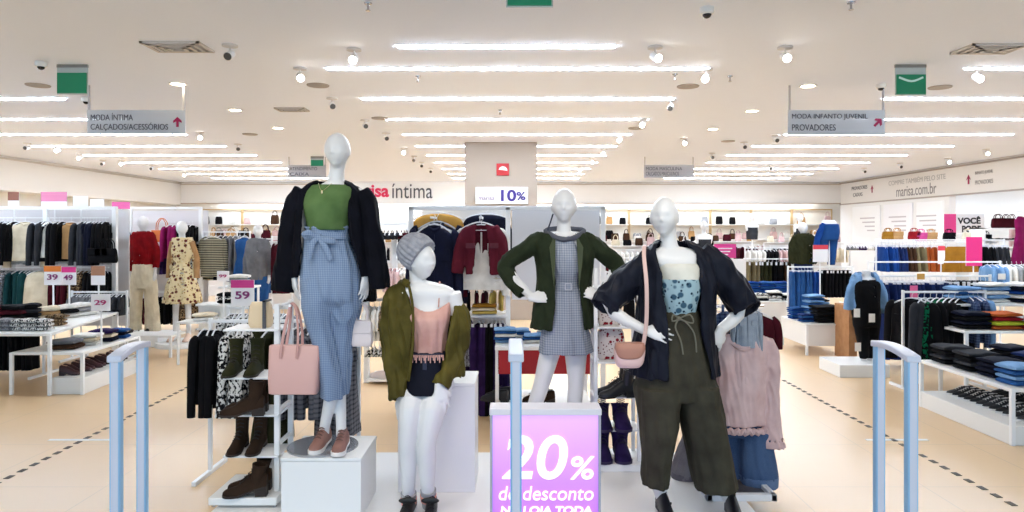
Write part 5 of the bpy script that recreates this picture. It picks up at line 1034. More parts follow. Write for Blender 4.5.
t, y, m = bg_mannequin(10.3, 143, 216, 333, 'white mannequin in red sweater and wide cream trousers beside the step table', yaw=.1); D = 10.3
b = B(); b.shell(D, [(231, 138, 149, .07), (234, 132, 154, .09), (250, 132, 153, .12), (262, 134, 152, .1), (271, 134, 153, .11)], amp=(.01, .03), n=30); b.ptube(D, [(134, 236, 0, .05), (130, 255, .02, .05), (129, 272, 0, .045)], n=12, amp=.05, hollow=.02); b.ptube(D, [(152, 236, 0, .05), (156, 252, .02, .05), (156, 268, 0, .045)], n=12, amp=.05, hollow=.02)
obj('sweater', remesh(b, .012, 2, disp=.01), mat('a3141d', .9, kind='cloth', c2='86101a'), t, ang=180)
b = B(); b.shell(D, [(264, 134, 153, .11), (280, 132, 155, .13), (288, 133, 154, .1)], solid=True, n=30); b.shell(D, [(280, 132, 144, .11), (305, 129.5, 141, .1), (330, 126, 140, .12)], solid=True, n=24, amp=(.01, .04)); b.shell(D, [(280, 144, 155, .11, .02), (305, 145.5, 157, .1, .02), (331, 145, 159, .12, .02)], solid=True, n=24, amp=(.01, .04))
obj('trousers', remesh(b, .012, 2, disp=.01), mat('efe3c8', .85, kind='cloth', c2='e2d3b4'), t, ang=180)
for s_ in (-1, 1): b = B(); shoe(b, (Xp(143+s_*7, D), D+.05, Zp(333, D)+.01), (Xp(143+s_*8, D), D-.19, Zp(333, D)+.01), laces=False, heelh=.04); obj('shoe', b, BLS, t)
plz = Zp(333, 10.3); pt = thing('display_plinth', 'low white plinth under the red sweater mannequin', 'plinth', (Xp(145, 10.3), 10.3, 0)); obj('box', B().box(Xp(122, 10.3), Xp(170, 10.3), 9.95, 10.65, 0, plz), WHITE, pt, bevel=.006)
t, y, m = bg_mannequin(10.1, 182, 221, 341, 'white mannequin in cream floral dress on a low round base', yaw=-.1); D = 10.1
FLR = mat('e6d2a6', .85, kind='floral', c2='7d3b35', c3='b8843c', scale=1.)
b = B(); b.shell(D, [(237, 176, 189, .07), (240, 172, 193, .09), (255, 173, 192, .12), (264, 175.5, 189.5, .09), (272, 172, 193, .12), (288, 167, 198, .19), (303, 164, 201, .22)], amp=(.01, .05), n=44); b.ptube(D, [(174, 242, 0, .045), (171, 258, .02, .04), (170, 275, 0, .035)], n=12, amp=.05, hollow=.02); b.ptube(D, [(191, 242, 0, .045), (195, 258, .02, .04), (196, 276, 0, .035)], n=12, amp=.05, hollow=.02)
obj('dress', remesh(b, .012, 2, disp=.012), FLR, t, ang=180)
b = B(); b.ptube(D, [(174, 242, 0, .055), (170, 258, .02, .048), (169, 278, 0, .045)], n=12, amp=.05, hollow=.02); b.ptube(D, [(191, 242, 0, .055), (195.5, 258, .02, .048), (196.5, 278, 0, .045)], n=12, amp=.05, hollow=.02); obj('sleeves', b, mat('c79a6b', .85, kind='cloth', c2='b5885a'), t)
for s_ in (-1, 1): b = B(); shoe(b, (Xp(182+s_*6.5, D), D+.05, Zp(341, D)+.012), (Xp(182+s_*8, D), D-.19, Zp(341, D)+.012), laces=False, heelh=.05); obj('shoe', b, [mat('d8b9a2', .4), mat('e3c4ae', .4), mat('c9a890', .4)], t)
pt = thing('display_plinth', 'low round plinth under the floral dress mannequin', 'plinth', (Xp(182, 10.1), 10.1, 0)); obj('disc', B().lathe((Xp(182, 10.1), 10.1, 0), [(.36, 0), (.36, Zp(341, 10.1)-.01), (.355, Zp(341, 10.1))], 40), WHITE, pt)
t, y, m = bg_mannequin(11.2, 258, 224, 331, 'white mannequin in grey sweater and blue jeans beside the denim dresses'); D = 11.2; t['label'] = 'far white mannequin in loose grey sweater and blue jeans beside denim dresses'
b = B(); b.shell(D, [(238, 252, 264, .08), (241, 247, 269, .1), (255, 247, 270, .15), (272, 249, 268, .14), (280, 250, 267, .14)], amp=(.01, .03), n=30); b.ptube(D, [(250, 242, 0, .06), (246, 260, .02, .06), (246, 275, 0, .05)], n=12, hollow=.02); b.ptube(D, [(266, 242, 0, .06), (270, 260, .02, .06), (270, 275, 0, .05)], n=12, hollow=.02)
obj('sweater', remesh(b, .012, 2, disp=.01), pm('grey'), t, ang=180)
b = B(); b.shell(D, [(276, 249, 268, .13), (290, 248, 269, .13)], solid=True, n=24); b.shell(D, [(285, 248, 259, .1), (326, 250, 257, .06)], solid=True, n=20); b.shell(D, [(285, 258, 269, .1), (326, 260, 267, .06)], solid=True, n=20); obj('jeans', remesh(b, .012, 2), pm('blue denim'), t, ang=180)
pt = thing('display_plinth', 'low white plinth under the grey sweater mannequin', 'plinth', (Xp(258, 11.2), 11.2, 0)); obj('box', B().box(Xp(244, 11.2), Xp(272, 11.2), 10.9, 11.5, 0, Zp(331, 11.2)), WHITE, pt, bevel=.006)
# headless black outfit stand with light denim jacket on the denim side
D = 8.1; zt = .15
pt = thing('display_plinth', 'white square plinth under the black outfit and light denim jacket', 'plinth', (Xp(864, D), D, 0)); obj('box', B().box(3.74, 4.32, 7.86, 8.4, 0, zt), WHITE, pt, bevel=.008)
t = thing('mannequin', 'headless mannequin in black outfit with light denim jacket over its shoulders', 'mannequin', (Xp(866, D), D, zt)); b = B(); b.shell(D, [(277, 860, 872, .05), (281, 853, 879, .08), (295, 855, 877, .11), (307, 857, 876, .09), (318, 855, 878, .12), (325, 856, 877, .1)], solid=True, n=28)
b.ptube(D, [(861, 318, 0, .085), (862, 340, -.02, .055), (864, 362, 0, .035), (864, 364, -.1, .03)], n=12); b.ptube(D, [(872, 318, 0, .085), (872, 340, .0, .055), (871, 362, .05, .035), (871, 364, -.05, .03)], n=12); b.ptube(D, [(866, 270, 0, .05), (866, 280, 0, .055)], n=12)
b = remesh(b, .012, 2); obj('body', b, BODY, t, ang=180)
b = B(); b.shell(D, [(279, 856, 876, .08), (285, 852, 880, .11), (300, 853, 879, .13), (316, 853, 880, .13)], n=30, amp=(.01, .03)); obj('top', remesh(b, .012, 2), pm('black'), t, ang=180)
b = B(); b.shell(D, [(312, 853, 880, .13), (326, 854, 879, .13)], solid=True, n=24); b.ptube(D, [(861, 318, 0, .1), (862, 340, -.02, .07), (864, 358, 0, .05)], n=12); b.ptube(D, [(872, 318, 0, .1), (872, 340, .0, .07), (871, 358, .05, .05)], n=12); obj('trousers', remesh(b, .012, 2), pm('black'), t, ang=180)
b = B(); b.shell(D, [(272, 858, 875, .09, .03, 862, 870), (279, 852, 880, .12, .03, 860, 872), (295, 852, 880, .14, .03, 858, 875), (309, 851, 881, .14, .03, 857, 877)], gap=True, n=40, amp=(.01, .03)); b.ptube(D, [(854, 281, 0, .045), (850, 293, 0, .048), (848, 310, 0, .045)], n=12, hollow=.02, amp=.04); b.ptube(D, [(878, 281, 0, .045), (883, 295, 0, .048), (885, 313, 0, .045)], n=12, hollow=.02, amp=.04)
obj('denim_jacket', remesh(b, .012, 2, disp=.01), pm('light denim'), t, ang=180)
for px, py in ((857, 313), (872, 318), (858, 347)): p = P(px, py, D-.16); obj('tag', B().box(p.x-.035, p.x+.035, p.y, p.y+.004, p.z-.05, p.z+.05), mat('f3f0ea', .5), t)
# wood post behind
tag(obj('wooden_panel', B().box(Xp(849, 8.9), Xp(857, 8.9), 8.9, 9.3, 0, Zp(306, 8.9)), mat('c79468', .6, kind='cloth', c2='b8845a')), 'tan wooden side panel between denim bin table and headless mannequin', 'panel')
# ------------------------------------------------------------------ denim side
box_table(3.96, 4.52, 9.28, 10.15, .43, .13, 'white bin table with blue and black jeans on the denim side')
wd = 'on the denim bin table'
stack(4.05, 9.5, .432, 4, ['blue denim', 'dark blue denim'], 'jeans', wd+' front corner', .1, .62, 0, 1.1); stack(4.05, 9.85, .432, 6, ['royal blue', 'blue denim'], 'jeans', wd+' behind', .1, .62, 0, 1.1)
stack(4.3, 9.45, .432, 5, ['black'], 'trousers', wd+' middle', 0, 1.15, 0, 1.0); stack(4.28, 9.8, .432, 9, ['light denim', 'blue denim'], 'jeans', wd+' rear pile', .2, .8, 0, 1.2); stack(4.42, 9.9, .432, 8, ['light denim', 'black'], 'jeans', wd+' corner pile', 0, .7, 0, 1.2)
box_table(4.1, 4.9, 11.6, 12.4, .5, .1, 'farther white bin table with folded royal blue jeans')
for i in range(3): stack(4.22+i*.24, 11.75, .502, 3+i % 2, ['black', 'white', 'black and white'], 'tee', 'along the farther bin table', 0, .75, i, 1.4)
for i in range(3): stack(4.22+i*.25, 12.15, .502, 7, ['royal blue', 'blue denim'], 'jeans', 'at the back of the farther bin table', 0, .8, i, 1.3)
D = 10.9; garment_rail(Xp(788, D), Xp(852, D), D, Zp(267, D), 'white rail with long denim and black jeans behind the bin table')
rail((Xp(790, D), D, Zp(268, D)), (Xp(816, D), D, Zp(268, D)), 'jeans:blue denim:6,jeans:royal blue:2', 'on the rail behind the bin table', scale=.75); rail((Xp(818, D), D, Zp(268, D)), (Xp(851, D), D, Zp(268, D)), 'folded_trousers:black:9', 'on the rail behind the bin table', scale=.75)
D = 13; garment_rail(Xp(744, D), Xp(805, D), D, Zp(259, D), 'white rail with brown and olive trousers at the far centre')
rail((Xp(746, D), D, Zp(259, D)), (Xp(803, D), D, Zp(259, D)), 'folded_trousers:khaki:3,folded_trousers:olive:3,folded_trousers:black:3,folded_trousers:brown:5', 'on the far centre rail', scale=1.1)
D = 8.5; garment_rail(Xp(874, D), Xp(990, D), D, Zp(276, D), 'long white rail with dark blue jeans behind the shoe table')
rail((Xp(880, D), D, Zp(277, D)), (Xp(932, D), D, Zp(277, D)), 'jeans:dark blue denim:13', 'on the long rail behind the shoe table', scale=1.02); rail((Xp(934, D), D, Zp(277, D)), (Xp(988, D), D, Zp(277, D)), 'jeans:dark blue denim:3,folded_trousers:black:8', 'on the far part of the long rail', scale=1.)
GRL = [o for o in bpy.data.objects if o.get('label') == 'long white rail with dark blue jeans behind the shoe table'][0]
for i, (px, cc) in enumerate(((914, 'e8679c'), (921, 'd9a24a'), (1002, 'f4f0e8'))):
    p = P(px, 293 if i == 0 else 277, 8.2); obj('price_tag', B().box(p.x-.045, p.x+.045, 8.2, 8.205, p.z-.09 if i == 0 else p.z-.03, p.z+.09 if i == 0 else p.z+.04), mat(cc, .5), GRL)
D = 7.3; garment_rail(Xp(903, D), Xp(985, D), D, Zp(292, D), 'short white rail with black jackets behind the shoe table')
rr_ = rail((Xp(909, D), D, Zp(293, D)), (Xp(964, D), D, Zp(293, D)), 'jacket:black:2,jacket:dark grey:2,jacket:green print:2,jacket:black:3', 'on the short rail', scale=1.05, face=True)
for k_, o in enumerate(rr_): o.rotation_euler = (0, 0, -.9 if k_ < 2 else .6)
rail((Xp(966, D), D, Zp(293, D)), (Xp(985, D), D, Zp(293, D)), 'shirt:blue plaid:2,shirt:light denim:2', 'at the end of the short rail', scale=.8)
# shoe table front right
t = poly_table([(3.9, 5.36), (5.35, 5.36), (5.35, 6.58), (3.9, 6.58)], .45, 'white table with folded jeans above rows of sneakers, at the denim side', plz=.15)
SNK = [mat('e9e8e6', .5), mat('26262a', .6), mat('d8d8d8', .5)]
for r_ in range(2):
    for i in range(13):
        y = 5.46+i*.082; b = B(); c = (4.32+r_*.42, y, .152); shoe(b, c, (c[0]-.26, y-.02, .152), k=.72, sneaker=True); o = obj('sneaker', b, SNK if (i//2) % 3 else [SNK[0], mat('3a3a3e', .6), SNK[2]], origin=c)
        tag(o, '%s black and white sneaker from the front in the %s row under the jeans table' % (ORD[i], 'outer' if r_ == 0 else 'inner'), 'sneaker', 'sneakers under the jeans table')
wt = 'on the sneaker table'
for i, (x, y, n, cs, k, wh_) in enumerate(((4.1, 6.4, 4, ['black', 'dark grey'], .95, 'far corner'), (4.12, 6.08, 4, ['dark grey', 'black'], .95, 'second from far corner'), (4.12, 5.8, 4, ['navy'], .9, 'middle'), (4.1, 5.53, 4, ['light denim', 'blue denim'], .9, 'near edge'), (4.42, 5.5, 4, ['orange', 'red'], 1., 'near edge'), (4.45, 5.85, 5, ['navy', 'dark blue denim'], .9, 'middle inner'), (4.75, 5.6, 5, ['light denim', 'white'], .9, 'inner'), (4.5, 6.2, 5, ['black', 'navy'], .9, 'inner far'))):
    stack(x, y, .452, n, cs, 'jeans' if 'denim' in cs[0] else 'tee', wt+' '+wh_, .05*i, k, i, 1.1)
# tiered shelves behind, with bright folded clothes
t = thing('tiered_shelf', 'white tiered shelf with bright folded clothes behind the sneaker table', 'shelf', (5.1, 7.0, 0))
for (x0, x1, y0, y1, z) in ((4.45, 6.2, 6.75, 7.2, .70), (4.6, 6.2, 7.2, 7.6, .92)): obj('shelf_board', B().box(x0, x1, y0, y1, z-.025, z), WHITE, t, bevel=.003)
for x in (4.47, 6.15):
    for y, z in ((6.77, .7), (7.18, .92), (7.57, .92)): obj('post', B().box(x, x+.03, y, y+.03, 0, z), METAL, t)
for i, (x, y, z, cs, n) in enumerate(((4.65, 6.95, .702, ['black', 'navy'], 4), (4.92, 6.9, .702, ['red', 'orange', 'lime'], 4), (5.2, 6.9, .702, ['lime', 'light grey', 'red'], 3), (5.5, 6.9, .702, ['red', 'yellow'], 4), (4.85, 7.4, .922, ['blue denim', 'light denim'], 4), (5.15, 7.4, .922, ['light denim', 'white'], 5), (5.5, 7.4, .922, ['navy', 'white', 'royal blue'], 5))):
    stack(x, y, z, n, cs, 'tee', 'in the %s pile of the tiered shelf' % ORD[i], .04*i, .95, i, 1.1)
# second and third rows of the denim side
D = 11.8; garment_rail(Xp(876, D), Xp(1004, D), D, Zp(240, D), 'high white rail with short trousers in blue, brown and orange')
rail((Xp(880, D), D, Zp(241, D)), (Xp(936, D), D, Zp(241, D)), 'shorts:royal blue:3,shorts:dark blue denim:3,shorts:brown:3,shorts:khaki:2,shorts:orange:5', 'on the high denim side rail', scale=1.3); hang('shorts', pm('mustard'), '', (Xp(958, D-.2), D-.25, Zp(240, D)), .1, '', label='mustard trousers facing front on the high rail', sz=(1.6, 1, 1.35))
rail((Xp(972, D), D, Zp(241, D)), (Xp(1002, D), D, Zp(241, D)), 'shorts:black:3,shorts:dark grey:3', 'at the end of the high rail', scale=1.3)
card(938, 246, 945, 264, 11.5, 'narrow white price sign with red head among the orange trousers', 'd63a4a', '', post=True, hd=.25)
D = 10.2; garment_rail(Xp(868, D), Xp(1000, D), D, Zp(262, D), 'crossing white rail with hangers before the high rail')
rail((Xp(985, D), D, Zp(262, D)), (Xp(1024, D), D, Zp(262, D)), 'shirt:light denim:3,shirt:white:2,shirt:light grey:3', 'at the far end of the crossing rail', scale=.8)
for i, (px, py, cn) in enumerate(((888, 239, 'mustard'), (897, 239, 'tan'), (914, 239, 'red'), (921, 240, 'pink'), (931, 240, 'tan'), (949, 240, 'black'), (968, 240, 'cream'), (985, 242, 'black'))): bag((Xp(px, 12.6), 12.6, Zp(py, 12.6)-.02), .22, .16, .1, pm(cn), '%s small bag from the left standing above the high rail, %s' % (ORD[i], cn), handle=.06)
t = thing('wall_shelf', 'white shelf board carrying small coloured bags above the high rail', 'shelf', (Xp(935, 12.6), 12.6, 0)); obj('board', B().box(Xp(880, 12.6), Xp(992, 12.6), 12.45, 12.8, Zp(240, 12.6)-.05, Zp(240, 12.6)-.025), WHITE, t)
for px in (881, 990): obj('post', B().box(Xp(px, 12.6), Xp(px, 12.6)+.03, 12.6, 12.63, 0, Zp(240, 12.6)-.05), METAL, t)
card(944, 214, 956, 234, 15, 'bright pink poster beside the black lettered one', 'e0408a', '', post=True, hd=1., poster=True); t = card(956, 214, 984, 234, 15, 'white poster with thick black lettering beside the bright pink one', 'ffffff', '', post=True, hd=0, poster=True)
text('lettering', 'VOCÊ', Xp(981, 15)-Xp(958, 15), .17, (Xp(969, 15), 14.99, Zp(220, 15)), mat('26222a', .5), t, bold=.04); text('lettering', 'PODE', Xp(981, 15)-Xp(962, 15), .15, (Xp(971, 15), 14.99, Zp(229, 15)), mat('26222a', .5), t, bold=.04)
card(966, 237, 982, 266, 11, 'tall hot pink poster behind the mustard trousers', 'e62f80', '', post=True, hd=1., poster=True)
# far right shelving
D = 12.2; t = thing('shelf_unit', 'white shelf unit with small boxes at the far denim side', 'shelf', (Xp(1005, D), D, 0))
for px in (984, 1040): obj('side_panel', B().box(Xp(px, D), Xp(px, D)+.03, D, D+.4, 0, Zp(228, D)), WHITE, t)
for py in (228, 240, 250, 259, 268): obj('shelf_board', B().box(Xp(984, D), Xp(1042, D), D, D+.4, Zp(py, D)-.02, Zp(py, D)), WHITE, t)
rnd = random.Random(5)
for r_, py in enumerate((240, 250, 259, 268)):
    for i in range(6):
        cn = rnd.choice(['black', 'white', 'dark grey', 'pink', 'cream', 'black']); folded(pm(cn), cn, 'tee', (Xp(989+i*7.5, D), D+.15, Zp(py, D)+.002), 0, 'on %s shelf down, %s in its row, far shelf unit' % (ORD[r_], ORD[i]), .35, i, flat=2.)
hang('dress', pm('magenta'), '', (Xp(1020, 11.9), 11.9, Zp(212, 11.9)), .5, '', label='dark magenta dress hanging before the far shelf unit', sz=(.8, 1, .95)); t = thing('garment_hook', 'thin white pole that carries the dark magenta dress', 'hook', (Xp(1030, 11.9), 11.9, 0)); obj('pole', B().box(Xp(1029, 11.9), Xp(1029, 11.9)+.02, 11.9, 11.92, 0, Zp(210, 11.9)), METAL, t); obj('arm', B().box(Xp(1016, 11.9), Xp(1030, 11.9), 11.9, 11.912, Zp(212, 11.9), Zp(212, 11.9)+.012), METAL, t)
for i, px in enumerate((998, 1006, 1012)): bag((Xp(px, 14), 14, Zp(228, 14)), .18+.1*(i == 0), .2, .1, pm('maroon'), '%s maroon bag from the left on the far high shelf' % ORD[i], handle=.08)
tag(obj('shelf_board', B().box(Xp(988, 14), Xp(1040, 14), 13.9, 14.2, Zp(228, 14)-.03, Zp(228, 14)-.002), WHITE), 'long white high shelf board with maroon bags', 'shelf'); bpy.data.objects[[o.name for o in bpy.data.objects if o.name.startswith('shelf_board')][-1]]
# jeans legs form and olive jacket mannequin on the far racks
D = 12.; t = thing('leg_form', 'half mannequin wearing bright blue jeans standing above the denim rails', 'mannequin', (Xp(828, D), D, Zp(266, D))); b = B()
b.shell(D, [(224, 820, 838, .13), (232, 819, 839, .14), (240, 819, 838, .12)], solid=True, n=24); b.shell(D, [(236, 818, 829, .1), (262, 819, 827, .07)], solid=True, n=20); b.shell(D, [(236, 828, 839, .1, .05), (265, 829, 836, .07, .05)], solid=True, n=20); obj('jeans', remesh(b, .012, 2), mat('234f8e', .8, kind='denim', c2='173b70'), t, ang=180)
b = B(); b.shell(D, [(220, 824, 834, .07), (223, 822, 836, .09), (227, 821, 837, .1)], solid=True, n=20); obj('white_waist', b, BODY, t); obj('pole', B().tube([(Xp(829, D), D, 0), (Xp(829, D), D, Zp(235, D))], .015, 10, 1), METAL, t); obj('foot_disc', B().lathe((Xp(829, D), D, 0), [(.2, 0), (.2, .012), (.02, .016)], 24), METAL, t)
b = B(); b.ptube(D, [(823, 224, -.05, .05), (817, 236, -.05, .055), (815, 250, -.05, .05)], n=12, amp=.05); obj('draped_sleeve', b, pm('royal blue'), t)
t, y, m = bg_mannequin(12.3, 803, 222, 325, 'mannequin in olive hooded jacket behind the blue jeans rail', legs=True); D = 12.3
b = B(); b.shell(D, [(233, 798, 808, .08), (236, 793, 813, .11), (250, 792, 814, .15), (264, 791, 815, .15)], n=28, amp=(.01, .03)); b.ptube(D, [(795, 237, 0, .06), (791, 250, 0, .06), (792, 263, 0, .05)], n=10, hollow=.02); b.ptube(D, [(811, 237, 0, .06), (815, 250, 0, .06), (814, 263, 0, .05)], n=10, hollow=.02); obj('jacket', remesh(b, .012, 2, disp=.01), pm('olive'), t, ang=180)
b = B(); b.shell(D, [(258, 794, 812, .12), (320, 796, 811, .12)], solid=True, n=20); obj('trousers', remesh(b, .014, 2), pm('dark blue denim'), t, ang=180)
pt = thing('display_plinth', 'white plinth under the olive jacket mannequin', 'plinth', (Xp(803, 12.3), 12.3, 0)); obj('box', B().box(Xp(796, 12.3)-.1, Xp(812, 12.3)+.1, 12.05, 12.6, 0, Zp(325, 12.3)+.01), WHITE, pt)
card(813, 245, 828, 262, 10.5, 'white price sign with red head before the blue jeans form', 'd63a4a', '', post=True, hd=.25); card(714, 244, 736, 258, 9.5, 'pink promotion card above the shoulder of the kimono mannequin', 'd8388c', '', post=True, hd=1.)
PS = [o for o in bpy.data.objects if o.get('label', '').startswith('pink promotion card')][0]
b = B()
for k in range(3): b.box(Xp(718, 9.5), Xp(732-2*k, 9.5), 9.49, 9.496, Zp(249+3*k, 9.5), Zp(248+3*k, 9.5))
obj('print_lines', b, WHITE, PS)
card(231, 280, 254, 306, 5.3, 'white price sign with pink and orange head reading 59 behind the boot rack', 'd8308a', '59', zb=0); card(217, 271, 229, 281, 8.2, 'small white price sign left of the 59 sign', 'ffffff', '99', zb=0, hd=0, tc='b3306f')
t = thing('white_panel_stand', 'white panel on legs beside the kimono mannequin shoulder', 'panel', (Xp(733, 10), 10, 0)); obj('panel', B().box(Xp(721, 10), Xp(746, 10), 10, 10.03, .4, Zp(259, 10)), mat('eceaea', .5), t)
for px in (722, 744): obj('leg', B().box(Xp(px, 10), Xp(px, 10)+.03, 10.03, 10.06, 0, .6), METAL, t)
# ------------------------------------------------------------------ lingerie side, farther
D = 11.6; t = thing('clothes_rack', 'tall white rack with bags and magenta tops behind the red sweater mannequin', 'clothes rack', (Xp(160, D), D, 0))
for px in (112, 130, 200): obj('post', B().box(Xp(px, D)-.025, Xp(px, D)+.025, D, D+.05, 0, Zp(207, D)), METAL, t)
for py in (208, 243, 292): obj('cross_bar', B().box(Xp(112, D), Xp(200, D), D+.01, D+.04, Zp(py, D)-.02, Zp(py, D)+.02), METAL, t)
obj('back_panel', B().box(Xp(112, D), Xp(200, D), D+.3, D+.32, .2, Zp(210, D)), mat('e3dfe0', .6), t)
bag((Xp(162, 11.5), 11.5, Zp(242, 11.5)), .34, .2, .12, mat('cf6a24', .5), 'orange handbag on the rack between the two left mannequins', handle=.2); bag((Xp(122, 11.5), 11.5, Zp(243, 11.5)), .3, .2, .12, pm('purple'), 'dark purple handbag behind the red sweater mannequin', handle=.15)
wq = 'behind the floral dress'
rail((Xp(172, D), D-.1, Zp(222, D)), (Xp(197, D), D-.1, Zp(222, D)), 'shirt:magenta:4,shirt:black:3', wq, scale=.95); rail((Xp(115, D), D-.1, Zp(247, D)), (Xp(197, D), D-.1, Zp(247, D)), 'short_top:white:3,short_top:black:3,short_top:light grey:3,short_top:violet:2,short_top:black and white:3', wq+' middle level', scale=.9); rail((Xp(115, D), D-.1, Zp(294, D)), (Xp(197, D), D-.1, Zp(294, D)), 'folded_trousers:brown:4,skirt:maroon:3,folded_trousers:black:4,skirt:leopard:3', wq+' low level', scale=.8)
D = 11.9; garment_rail(Xp(203, D), Xp(250, D), D, Zp(232, D), 'white rail with striped jacket and denim dresses')
rail((Xp(204, D), D, Zp(233, D)), (Xp(247, D), D, Zp(233, D)), 'coat:striped:3,coat:navy:2,coat:grey:3,dress:blue denim:1', 'on the rail with striped jackets', scale=.95); hang('dress', pm('blue denim'), '', (Xp(244, D-.3), D-.3, Zp(234, D)), .1, '', label='blue denim dress facing front before the grey sweater mannequin', sz=(.8, 1, .95)); hang('coat', pm('striped'), '', (Xp(213, D-.3), D-.3, Zp(234, D)), .2, '', label='dark and beige striped jacket facing front on the far rail', sz=(.85, 1, .85))
hang('dress', pm('blue denim'), '', (Xp(268, 12.4), 12.3, Zp(240, 12.4)), .2, '', label='blue denim garment behind the grey sweater mannequin', sz=(.8, 1, 1.)); hang('coat', pm('maroon'), '', (Xp(281, 11), 11, Zp(238, 11)), 0, '', label='dark red coat edge beside the navy cardigan sleeve', sz=(.6, 1, 1.05))
garment_rail(Xp(262, 12.3), Xp(292, 12.3), 12.3, Zp(239, 12.3), 'short far rail with blue denim garment'); garment_rail(Xp(272, 11), Xp(300, 11), 11.0, Zp(237, 11), 'short rail with dark red coat behind the navy cardigan')
# stepped white shelves mid left
D = 8.6; t = thing('step_shelf', 'white stepped shelves with black and white piles left of the 59 sign', 'shelf', (Xp(205, D), D, 0))
for (p0, p1, py, dy) in ((200, 236, 290, .5), (188, 232, 306, .2), (176, 225, 322, 0)): obj('shelf_board', B().box(Xp(p0, D), Xp(p1, D), D+dy, D+dy+.35, Zp(py, D)-.025, Zp(py, D)), WHITE, t, bevel=.003)
obj('panel', B().box(Xp(190, D), Xp(232, D), D+.3, D+.32, .05, Zp(308, D)), WHITE, t); 
for px in (177, 224): obj('leg', B().box(Xp(px, D)-.012, Xp(px, D)+.012, D+.02, D+.045, 0, Zp(322, D)), METAL, t)
for px in (201, 234): obj('leg', B().box(Xp(px, D)-.012, Xp(px, D)+.012, D+.8, D+.825, 0, Zp(290, D)), METAL, t)
stack(Xp(216, D), D+.35, Zp(306, D)+.002, 3, ['black', 'black and white'], 'scarf', 'on the middle step shelf', .2, .8, 0, 1.4); stack(Xp(200, D), D+.15, Zp(322, D)+.002, 2, ['white', 'cream'], 'tee', 'on the lowest step shelf', .2, .9, 0, 1.4); stack(Xp(218, D), D+.65, Zp(290, D)+.002, 3, ['white', 'light grey'], 'tee', 'on the topmost step shelf', .2, .9, 0, 1.4)
D = 6.4; garment_rail(Xp(228, D), Xp(292, D), D, Zp(308, D), 'low rail with black and white garments behind the boots'); rail((Xp(229, D), D, Zp(309, D)), (Xp(290, D), D, Zp(309, D)), 'blouse:black and white:6,shirt:olive:4,blouse:silver:4', 'on the low rail behind the boots', scale=.9)
D = 9.2; t = thing('bench', 'low white bench between the step table and the floral dress mannequin', 'bench', (Xp(160, D), D, 0)); obj('seat_board', B().box(Xp(125, D), Xp(175, D), D-.1, D+.3, .27, .3), WHITE, t, bevel=.003)
for px in (127, 173): obj('leg', B().box(Xp(px, D)-.015, Xp(px, D)+.015, D-.08, D-.05, 0, .28), METAL, t)
# ------------------------------------------------------------------ gap between tall and beanie mannequins
D = 7.6; t = thing('lingerie_rack', 'white rack with dark lingerie between the two left front mannequins', 'clothes rack', (Xp(385, D), D, 0))
for px in (366, 394, 408): obj('post', B().box(Xp(px, D)-.03, Xp(px, D)+.03, D, D+.06, 0, Zp(222 if px != 394 else 236, D)), METAL, t, bevel=.004)
for py in (224, 262, 300, 340): obj('cross_bar', B().box(Xp(366, D), Xp(410, D), D+.01, D+.04, Zp(py, D)-.015, Zp(py, D)+.015), METAL, t)
for py in (378, 398): obj('shelf_board', B().box(Xp(366, D-.1), Xp(410, D-.1), D-.1, D+.4, Zp(py, D)-.02, Zp(py, D)), WHITE, t)
for k, (py, it) in enumerate(((226, 'bra:black:4,bra:dark grey:3,bra:maroon:2'), (264, 'short_top:black:2,bra:maroon:3,short_top:pale pink:3,bra:white:2'), (302, 'short_top:white:3,short_top:leopard:2,short_top:black:3'), (342, 'bra:black and white:4,bra:pale pink:4'))): rail((Xp(368, D), D-.05, Zp(py, D)), (Xp(408, D), D-.05, Zp(py, D)), it, 'on %s level of the lingerie rack' % ORD[k], scale=.8)
boot_pair(Xp(390, 7.6), 7.6, Zp(378, 7.6)+.002, PI-.5, .1, 'white and pink slipper on the low shelf of the lingerie rack', [mat('e3d5d0', .5)]*3, shaft=0, heelh=0, name='slipper', laces=False); boot_pair(Xp(398, 7.6), 7.6, Zp(398, 7.6)+.002, PI-.5, .1, 'pale slipper on the bottom shelf of the lingerie rack', [mat('e8ddd2', .5)]*3, shaft=0, heelh=0, name='slipper', laces=False)
# ------------------------------------------------------------------ far floor rows
rows = [(14.5, 205, 300, 246, 'shirt:white:4,shirt:light grey:3,shirt:navy:3,shirt:pale pink:3,shirt:black:3,shirt:tan:2', 'in the far lingerie row', .9), (17.5, 190, 300, 243, 'short_top:white:5,short_top:maroon:4,short_top:pale pink:5,short_top:black:4,short_top:light grey:4', 'in the second far lingerie row', .95),
        (15, 604, 660, 258, 'short_top:maroon:4,short_top:white:4,short_top:tan:3,short_top:black:3', 'in the far centre row', .9), (17, 612, 720, 250, 'shirt:white:5,shirt:maroon:4,shirt:pale pink:4,shirt:dark grey:4,shirt:red:3', 'in the second far centre row', .8), (12, 606, 656, 272, 'shirt:red:3,shirt:white:3,shirt:black:3,shirt:tan:2', 'in the near centre row', .8),
        (19.5, 600, 760, 245, 'short_top:light grey:6,short_top:tan:4,short_top:black:5,short_top:white:6,short_top:maroon:4', 'in the farthest centre row', .9), (15.5, 745, 800, 248, 'short_top:white:5,short_top:black:4,short_top:pale pink:3,short_top:grey:3', 'in the row under the bag shelves', .8), (16, 845, 882, 243, 'bra:grey:4,bra:violet:3,bra:white:3,bra:maroon:3', 'on the small partition rack', .9),
        (19, 770, 850, 246, 'short_top:dark grey:5,short_top:white:5,short_top:cream:4', 'in the farthest denim row', .9), (14, 655, 716, 268, 'shirt:grey:4,shirt:black:3,shirt:light denim:3', 'in the row behind the kimono', .8), (20, 300, 460, 246, 'short_top:white:6,short_top:pale pink:4,short_top:black:5,short_top:maroon:4', 'in the farthest lingerie row', .9)]
